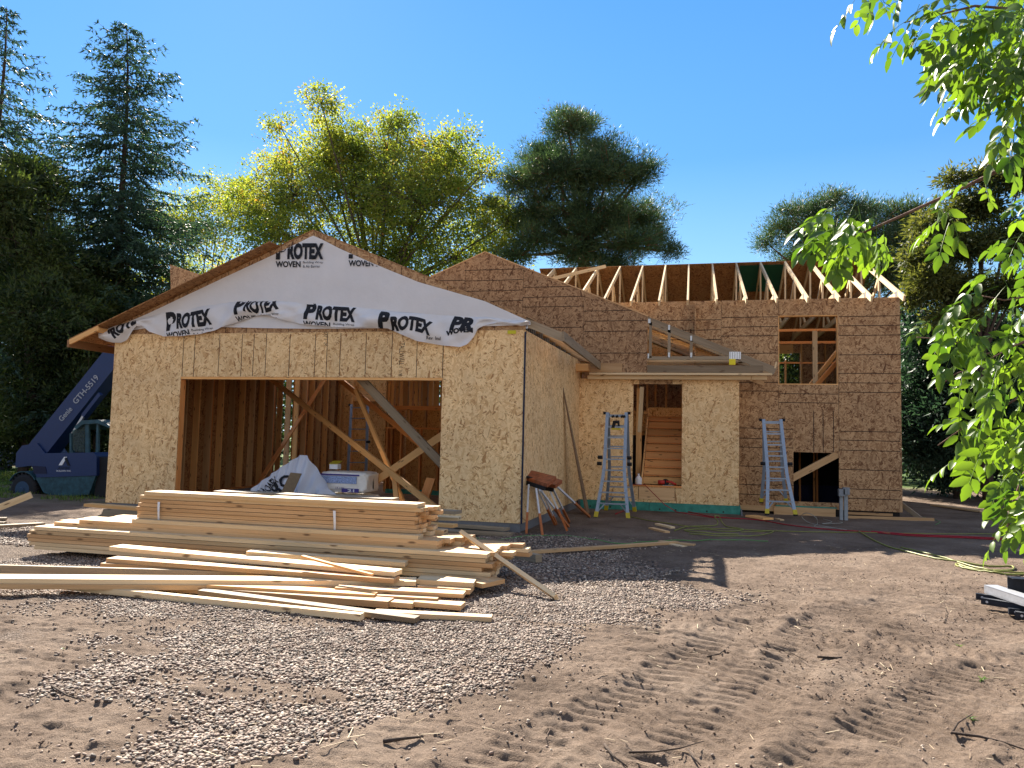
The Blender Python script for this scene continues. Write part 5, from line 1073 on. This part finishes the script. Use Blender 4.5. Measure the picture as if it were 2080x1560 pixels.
hose([(1830, 1112), (1900, 1128), (1960, 1146), (2020, 1160), (2100, 1166)], .011, 'second strand of yellow hose beside the loop', YH)
hose([(1250, 985-0+60), (1300, 1030), (1370, 1035), (1450, 1050), (1540, 1056), (1600, 1066), (1680, 1075), (1760, 1080), (1850, 1088), (1950, 1092), (2030, 1096), (2120, 1098)], .011, 'red hose lying in front of the house and out to the right', RH)
hose([(1770, 1079), (1860, 1086), (1960, 1090), (2100, 1097)], .012, 'second red hose beside the first on the right', RH)
m = MB(); P = [pY(1284, 984, EN-.05), pY(1310, 985, EN-.06), pY(1330, 1005, EN-.25), pY(1350, 1025, EN-.5), pG(1375, 1040, .02), pG(1450, 1052, .01)]; m.tube(P, .008, 6); tag(m.build('red_cord', RH, None), 'red cord hanging from the door sill down to the soil', 'cord')
hose([(1710, 1075), (1660, 1066), (1640, 1060), (1628, 1048, .10), (1640, 1042, .18), (1658, 1052, .12), (1660, 1064), (1655, 1070), (1690, 1072), (1720, 1076)], .006, 'thin grey cord in a loop in front of the low opening', GH, 'cord', 'grey_cord')
hose([(1672, 1054), (1690, 1060), (1670, 1064), (1710, 1062), (1702, 1058)], .005, 'thin grey cord squiggle by the grey posts', GH, 'cord', 'grey_cord')
hose([(1850, 1045), (1890, 1054), (1910, 1060), (1900, 1066)], .005, 'thin green cord near the right house corner', DH, 'cord', 'green_cord')
# utility posts beside the low opening
for (x0, x1, y0, y1, lab) in ((1704, 1714, 993, 1042, 'slim grey utility post right of the low opening'), (1713, 1724, 990, 1046, 'thicker grey utility post with a box on top')):
    a = pY(x0, y0, 16.2); b_ = pY(x1, y1, 16.2); t = thing('utility_post', lab, 'post', (a.x, 16.2, 0)); GP = mt['found'] if x0 > 1710 else mt['plate']
    m = MB(); m.box((a.x+.015, 16.19, -.1), (b_.x-.015, 16.26, a.z-.1)); m.build('conduit', plain('grey_conduit', (.28, .31, .33), .6), t); MB().box((a.x-.01, 16.13, a.z-.14), (b_.x+.01, 16.27, a.z)).build('box', plain('meter_box', (.22, .24, .26), .5), t)
# ------------------------------------------------------------------ insulation bags, box and plastic sheet in the garage
BAG = plain('bag_film', (.85, .82, .76), .35, var=.08, scale=9); PUR = plain('purple_print', (.06, .045, .22), .5); BLU = plain('blue_print', (.28, .36, .58), .5, var=.5, scale=60)
BY = 12.3
def bag(x0, y0, x1, y1, lab, prints):
    a, b_ = pY(x0, y0, BY), pY(x1, y1, BY); t = thing('insulation_bag', lab, 'bag', ((a.x+b_.x)/2, BY, b_.z), 'plastic-wrapped insulation bags'); m = MB(); cx, cz = (a.x+b_.x)/2, (a.z+b_.z)/2; hx, hz = abs(b_.x-a.x)/2, abs(a.z-b_.z)/2
    def f(u, v):
        th = u*2*math.pi; ph = (v-.5)*math.pi; e = .28
        cu = lambda t_: math.copysign(abs(math.cos(t_))**e, math.cos(t_)); su = lambda t_: math.copysign(abs(math.sin(t_))**e, math.sin(t_))
        n = 1+.035*math.sin(u*40)*math.sin(v*23)+.02*math.sin(u*90+v*31)
        return Vector((cx+hx*cu(ph)*cu(th)*n, BY+.3+.3*cu(ph)*su(th)*n, cz+hz*su(ph)*n))
    m.grid(f, 40, 24); m.build('body', BAG, t)
    for (u0, v0, u1, v1, ma_, tx) in prints:
        p = MB(); X0, X1, Z0, Z1 = a.x+(b_.x-a.x)*u0, a.x+(b_.x-a.x)*u1, a.z-(a.z-b_.z)*v1, a.z-(a.z-b_.z)*v0
        p.box((X0, BY-.022, Z0), (X1, BY-.012, Z1)); o = p.build('label', ma_, t)
        if tx: flat_text(tx, 'lettering', mt['white'] if ma_ is PUR else PUR, o, (X0+(X1-X0)*.35, BY-.024, Z0+(Z1-Z0)*.15), ((X1-X0)*.4, 0, 0), (0, 0, (Z1-Z0)*.7), bold=.03)
        elif ma_ is BLU: flat_text('17-1321', 'lettering', PUR, o, (X0+(X1-X0)*.45, BY-.024, Z0-.10), (.16, 0, 0), (0, 0, .035), bold=.01)
bag(648, 957, 744, 1003, 'upper white insulation bag with blue print and a purple R21 label', [(.05, .1, .85, .17, PUR, None), (.03, .2, .8, .55, BLU, None), (.5, .78, .85, .97, PUR, '21')])
bag(640, 1003, 748, 1046, 'lower white insulation bag with a purple R21 label', [(.45, .05, .8, .3, PUR, '21'), (.1, .4, .8, .8, BLU, None)])
a = pY(672, 940, BY+.25); t = thing('nail_box', 'small white and yellow box standing on the upper insulation bag', 'box', a); m = MB(); b_ = pY(688, 953, BY+.25); m.box((a.x, BY+.2, b_.z), (b_.x, BY+.34, a.z-.02)); m.build('carton', mt['white'], t); m = MB(); m.prism([(a.x-.005, BY+.19, a.z-.02), (b_.x+.005, BY+.19, a.z-.02), (b_.x+.02, BY+.36, a.z+.03), (a.x, BY+.36, a.z+.03)], (0, 0, .008)); m.build('lid', mt['yel'], t)
SH = wrapmat('milky_sheet', (.70, .76, .88), .25)
ps = thing('plastic_sheet', 'crumpled milky plastic sheet with black letters heaped up in the garage opening', 'plastic sheet', pY(600, 1000, BY-.3))
HP = [(492, 1018), (515, 992), (545, 968), (575, 948), (598, 932), (613, 924), (626, 925), (638, 942), (652, 962), (668, 988), (690, 1010), (712, 1030)]
def shf(u, v):
    x = 492+220*u; ty = ipl(x, HP); y = ty+(1050-ty)*v; Y = BY-.25-.42*v+.16*math.sin(math.pi*u)-.10*math.cos(u*9+v*3)*v
    fold = .055*math.sin(u*34+2.5*math.sin(v*4))*v**.6+.03*math.sin(u*71+v*13)+.05*abs(math.sin(u*13+v*1.5))
    p = pY(x, y, Y); p.y -= fold; return p
MB().grid(shf, 150, 40).build('sheet', SH, ps)
def shb(u, v):
    p = pY(560+68*u-14*v*0, 955+v*34+12*abs(u-.4), BY-.62-.05*math.sin(u*9)-.04*v); return p
for (x0, y0, w_, h_, rot, tx) in ((538, 1010, 46, 17, -.75, 'WOVEN'), (560, 1020, 60, 26, -.78, 'PRO')):
    cr, sr = math.cos(rot), math.sin(rot)
    def fn(u, v, x0=x0, y0=y0, w_=w_, h_=h_, cr=cr, sr=sr): lx, ly = w_*u, -h_*(1-v); X, Yp = x0+lx*cr-ly*sr, y0+lx*sr+ly*cr; q = pY(X, Yp, BY-.3); uu = (X-492)/220; ty = ipl(X, HP); vv = (Yp-ty)/(1050-ty); s = shf(uu, vv); return s+Vector((0, -.035, 0))
    text_on(fn, tx, 'lettering', mt['ink'], ps, cut=4, bold=.03)
tag(MB().prism([pY(566, 1010, BY-.75), pY(590, 960, BY-.72), pY(612, 962, BY-.72), pY(590, 1012, BY-.75)], (0, .02, 0)).build('brown_flap', plain('kraft', (.20, .14, .08), .7), ps))
# ------------------------------------------------------------------ steel parts at the right edge
ST = plain('dark_steel', (.018, .022, .032), .45, .3); GA = plain('pale_galvanised', (.50, .52, .56), .4, .5)
def steel(label, a, b_, w, h, mat, holes=False, name='steel_beam', channel=False):
    a, b_ = Vector(a), Vector(b_); t = thing(name, label, 'steel beam', a, 'steel parts at the right edge'); d = (b_-a).normalized(); s = d.cross(Vector((0, 0, 1))).normalized()
    m = MB(); th = .006
    m.beam(a, b_, w, th, off=(0, h/2)); m.beam(a, b_, w, th, off=(0, -h/2)); m.beam(a, b_, th, h-th*2, off=(-w/2+th/2, 0)) if channel else m.beam(a, b_, w-.002, h-th*2)
    m.build('profile', mat, t, bevel=.002)
    if holes: 
        c = a+d*.05-s*0; n = Vector((s.x, s.y, 0)); n = n if n.y < 0 else -n; p = c+n*(w/2+.0005); MB().tube([p, p+n*.002], .011, 12).build('bolt_hole', GA, t)
    return t
S1 = lambda x, y, z: pZ(x, y, float(gnd(2.8, 7.5))+z)
steel('upper left dark steel angle with a bolt hole, at the right edge', S1(1982, 1211, .10), S1(2120, 1226, .10), .05, .05, ST, True)
steel('dark steel angle just in front of the upper left one', S1(1994, 1220, .09), S1(2120, 1240, .09), .05, .05, ST, True)
steel('pale galvanised steel beam lying across the dark angles', S1(2012, 1196, .17), S1(2140, 1238, .15), .13, .07, GA)
steel('lower dark steel angle with a bolt hole, near the pale beam', S1(2048, 1241, .05), S1(2160, 1252, .05), .05, .05, ST, True)
steel('lowest dark steel angle at the right edge', S1(2062, 1248, .05), S1(2170, 1262, .05), .05, .05, ST, True)
steel('upright dark steel channel standing behind the pale beam', S1(2052, 1190, .24), S1(2160, 1196, .24), .12, .15, ST, channel=True)
# ------------------------------------------------------------------ blue telehandler parked at the left
BL1 = plain('shaded_blue_paint', (.0015, .018, .09), .5, var=.15, spec=.5); BL2 = plain('faded_teal_paint', (.018, .06, .08), .5, var=.45, scale=7); TY = 16.0; zg = -.30  # blue darkened, the shade on the machine put into the paint colour
th_ = thing('telehandler', 'blue telehandler with its long boom raised, parked left of the garage', 'telehandler', (pY(110, 1000, TY).x, TY, zg))
def ext(P, Y0, Y1, name, mat, bev=.02, par=None): 
    return MB().prism([pY(x, y, Y0) for x, y in P], (0, Y1-Y0, 0)).build(name, mat, par or th_, bevel=bev)
ext([(57, 930), (66, 921), (190, 919), (196, 926), (196, 966), (75, 970)], TY, TY+.7, 'engine_hood', BL1, .03)
ext([(72, 970), (194, 967), (186, 990), (180, 1005), (110, 1009), (88, 1000)], TY+.02, TY+.6, 'lower_tank', BL2, .02)
ext([(196, 928), (222, 930), (222, 1010), (190, 1015), (196, 966)], TY+.1, TY+.9, 'chassis', mt['black']); ext([(60, 965), (200, 965), (200, 1004), (60, 998)], TY+.65, TY+1.4, 'chassis', mt['black'])
ext([(31, 950), (33, 920), (45, 905), (75, 900), (95, 925), (70, 945)], TY+.45, TY+1.2, 'rear_frame', BL1)
ext([(66, 946), (92, 948), (95, 962), (68, 962)], TY-.012, TY, 'hood_vent', plain('dark_vent', (.01, .012, .04), .6), 0)
def wheel(px, py, Y, r, w, par):
    c = pY(px, py, Y); m = MB(); m.tube([c+Vector((0, a, 0)) for a in (0, .02, .08, w-.08, w-.02, w)], [r*.80, r*.93, r, r, r*.93, r*.80], 32); tb = m.build('tyre', mt['black'], par)
    m = MB()
    for k in range(22):
        a = k*2*math.pi/22; d = Vector((math.cos(a), 0, math.sin(a))); m.beam(c+d*r*.97+Vector((0, .02, 0)), c+Vector((math.cos(a+.12), 0, math.sin(a+.12)))*r*1.0+Vector((0, w*.5, 0)), .05, .07, up=d)
    m.build('tread', mt['black'], tb)
    m = MB(); m.tube([c+Vector((0, -.012, 0)), c+Vector((0, .05, 0))], [r*.52, r*.56], 24); m.tube([c+Vector((0, -.04, 0)), c+Vector((0, 0, 0))], [r*.16, r*.2], 16); m.build('rim', plain('dark_blue_rim', (.02, .05, .10), .5), tb); return c
rr = 40/F*TY
cw = wheel(45, 995, TY+.05, rr, .34, th_); wheel(262, 1000, TY+.05, rr, .34, th_); wheel(150, 985, TY+1.45, rr, .34, th_); wheel(70, 985, TY+1.5, rr*.98, .34, th_)
m = MB()
for k in range(9):
    a0 = math.radians(35+k*13); a1 = math.radians(35+(k+1)*13); p = cw+Vector((math.cos(a0), 0, math.sin(a0)))*rr*1.12; q = cw+Vector((math.cos(a1), 0, math.sin(a1)))*rr*1.12; m.beam(p+Vector((0, .17, 0)), q+Vector((0, .17, 0)), .36, .025, up=(cw-p)*-1)
m.build('mudguard', BL2, th_)
# cab
ext([(141, 920), (143, 915), (148, 915), (148, 920)], TY+.3, TY+.36, 'cab_post', BL2, 0)
for P in ([(141, 920), (141, 880), (145, 880), (145, 920)], [(173, 920), (173, 856), (180, 856), (180, 920)], [(194, 920), (196, 857), (200, 857), (199, 920)]): ext(P, TY+.35, TY+.41, 'cab_post', BL2, .005)
ext([(150, 868), (165, 854), (200, 852), (224, 866), (224, 870), (198, 860), (168, 862), (155, 872)], TY+.3, TY+1.3, 'cab_roof', BL2, .01)
q = NT('cab_glass'); q.fin((.35, .45, .45), .08); q.b.inputs['Transmission Weight'].default_value = .9; q.b.inputs['IOR'].default_value = 1.05
ext([(146, 918), (146, 875), (172, 864), (172, 918)], TY+.38, TY+.385, 'cab_glass', q.m, 0)
# boom
A, B = (86, 900), (252, 692)
def boom(w0, w1, f0, f1, Y0, Y1, name, mat):
    ax_, ay_ = A; bx_, by_ = B; L_ = math.hypot(bx_-ax_, by_-ay_); dx, dy = (bx_-ax_)/L_, (by_-ay_)/L_; nx_, ny_ = -dy, dx
    P0 = (ax_+dx*L_*f0, ay_+dy*L_*f0); P1 = (ax_+dx*L_*f1, ay_+dy*L_*f1)
    return ext([(P0[0]+nx_*w0/2, P0[1]+ny_*w0/2), (P1[0]+nx_*w1/2, P1[1]+ny_*w1/2), (P1[0]-nx_*w1/2, P1[1]-ny_*w1/2), (P0[0]-nx_*w0/2, P0[1]-ny_*w0/2)], Y0, Y1, name, mat, .015)
bo = boom(40, 38, -.1, .93, TY+.5, TY+.95, 'boom', BL1); boom(32, 30, .9, 1.03, TY+.55, TY+.9, 'inner_boom', BL1)
MB().beam(pY(146, 884, TY+.42), pY(170, 845, TY+.42), .06, .06).build('lift_cylinder', plain('steel_rod', (.4, .4, .42), .3, .8), th_); MB().beam(pY(170, 845, TY+.43), pY(205, 800, TY+.43), .10, .10).build('lift_cylinder', BL1, th_)
GRY = plain('pale_grey_letters', (.30, .32, .36), .6)
def btext(tx, x0, y0, x1, y1, h):
    d = Vector((x1-x0, y1-y0)); d.normalize(); n = Vector((d.y, -d.x)); fn = lambda u, v: pY(x0+(x1-x0)*u+n.x*h*v, y0+(y1-y0)*u+n.y*h*v, TY+.485)
    text_on(fn, tx, 'lettering', GRY, bo, bold=.02)
btext('Genie', 126, 857, 148, 832, 11); btext('GTH-5519', 155, 822, 202, 768, 12)
ext([(119, 945), (130, 928), (136, 928), (126, 945)], TY-.014, TY-.002, 'logo', mt['white'], 0); ext([(131, 932), (134, 928), (142, 946), (137, 946)], TY-.015, TY-.002, 'logo', mt['black'], 0)
for tx, x0, y0, x1, h, mm in (('ASPIRE', 118, 953, 142, 5, 'black'), ('BUILDERS INC', 115, 958, 144, 3, 'white')): text_on(lambda u, v: pY(x0+(x1-x0)*u, y0-h*v, TY-.012), tx, 'lettering', mt[mm], th_, bold=.0)
# blue object beyond it
t = thing('blue_trailer', 'small dark blue trailer behind the telehandler at the left edge', 'trailer', pY(10, 950, 24)); MB().prism([pY(-25, 948, 24), pY(-25, 910, 24), pY(22, 906, 24), pY(28, 914, 24), pY(26, 946, 24)], (0, 1.5, 0)).build('body', BL1, t, bevel=.03); c = pY(5, 948, 24); MB().tube([c, c+Vector((0, .2, 0))], .25, 16).build('wheel', mt['black'], t)
# grass on the far left and under the trees
def grass(x0, x1, y0, y1, n, lab):
    x = rng.uniform(x0, x1, n); y = rng.uniform(y0, y1, n); k = vnoise(x*.9, y*.9, 71) > .35; x, y = x[k], y[k]; P = np.stack([x, y, gz(x, y)-.01], -1); D = np.stack([rng.normal(0, .35, len(x)), rng.normal(0, .35, len(x)), np.ones(len(x))], -1)
    V, Fa = cards(P, D, .11, .02, False); o = npmesh('grass', V, Fa, leafmat('grass_blade', (.04, .08, .015), (.16, .24, .05), .4), tone=rng.random(len(x))); tag(o, lab, 'grass', kind='stuff')
grass(-26, -12, 15, 26, 26000, 'sunlit green grass around the telehandler')
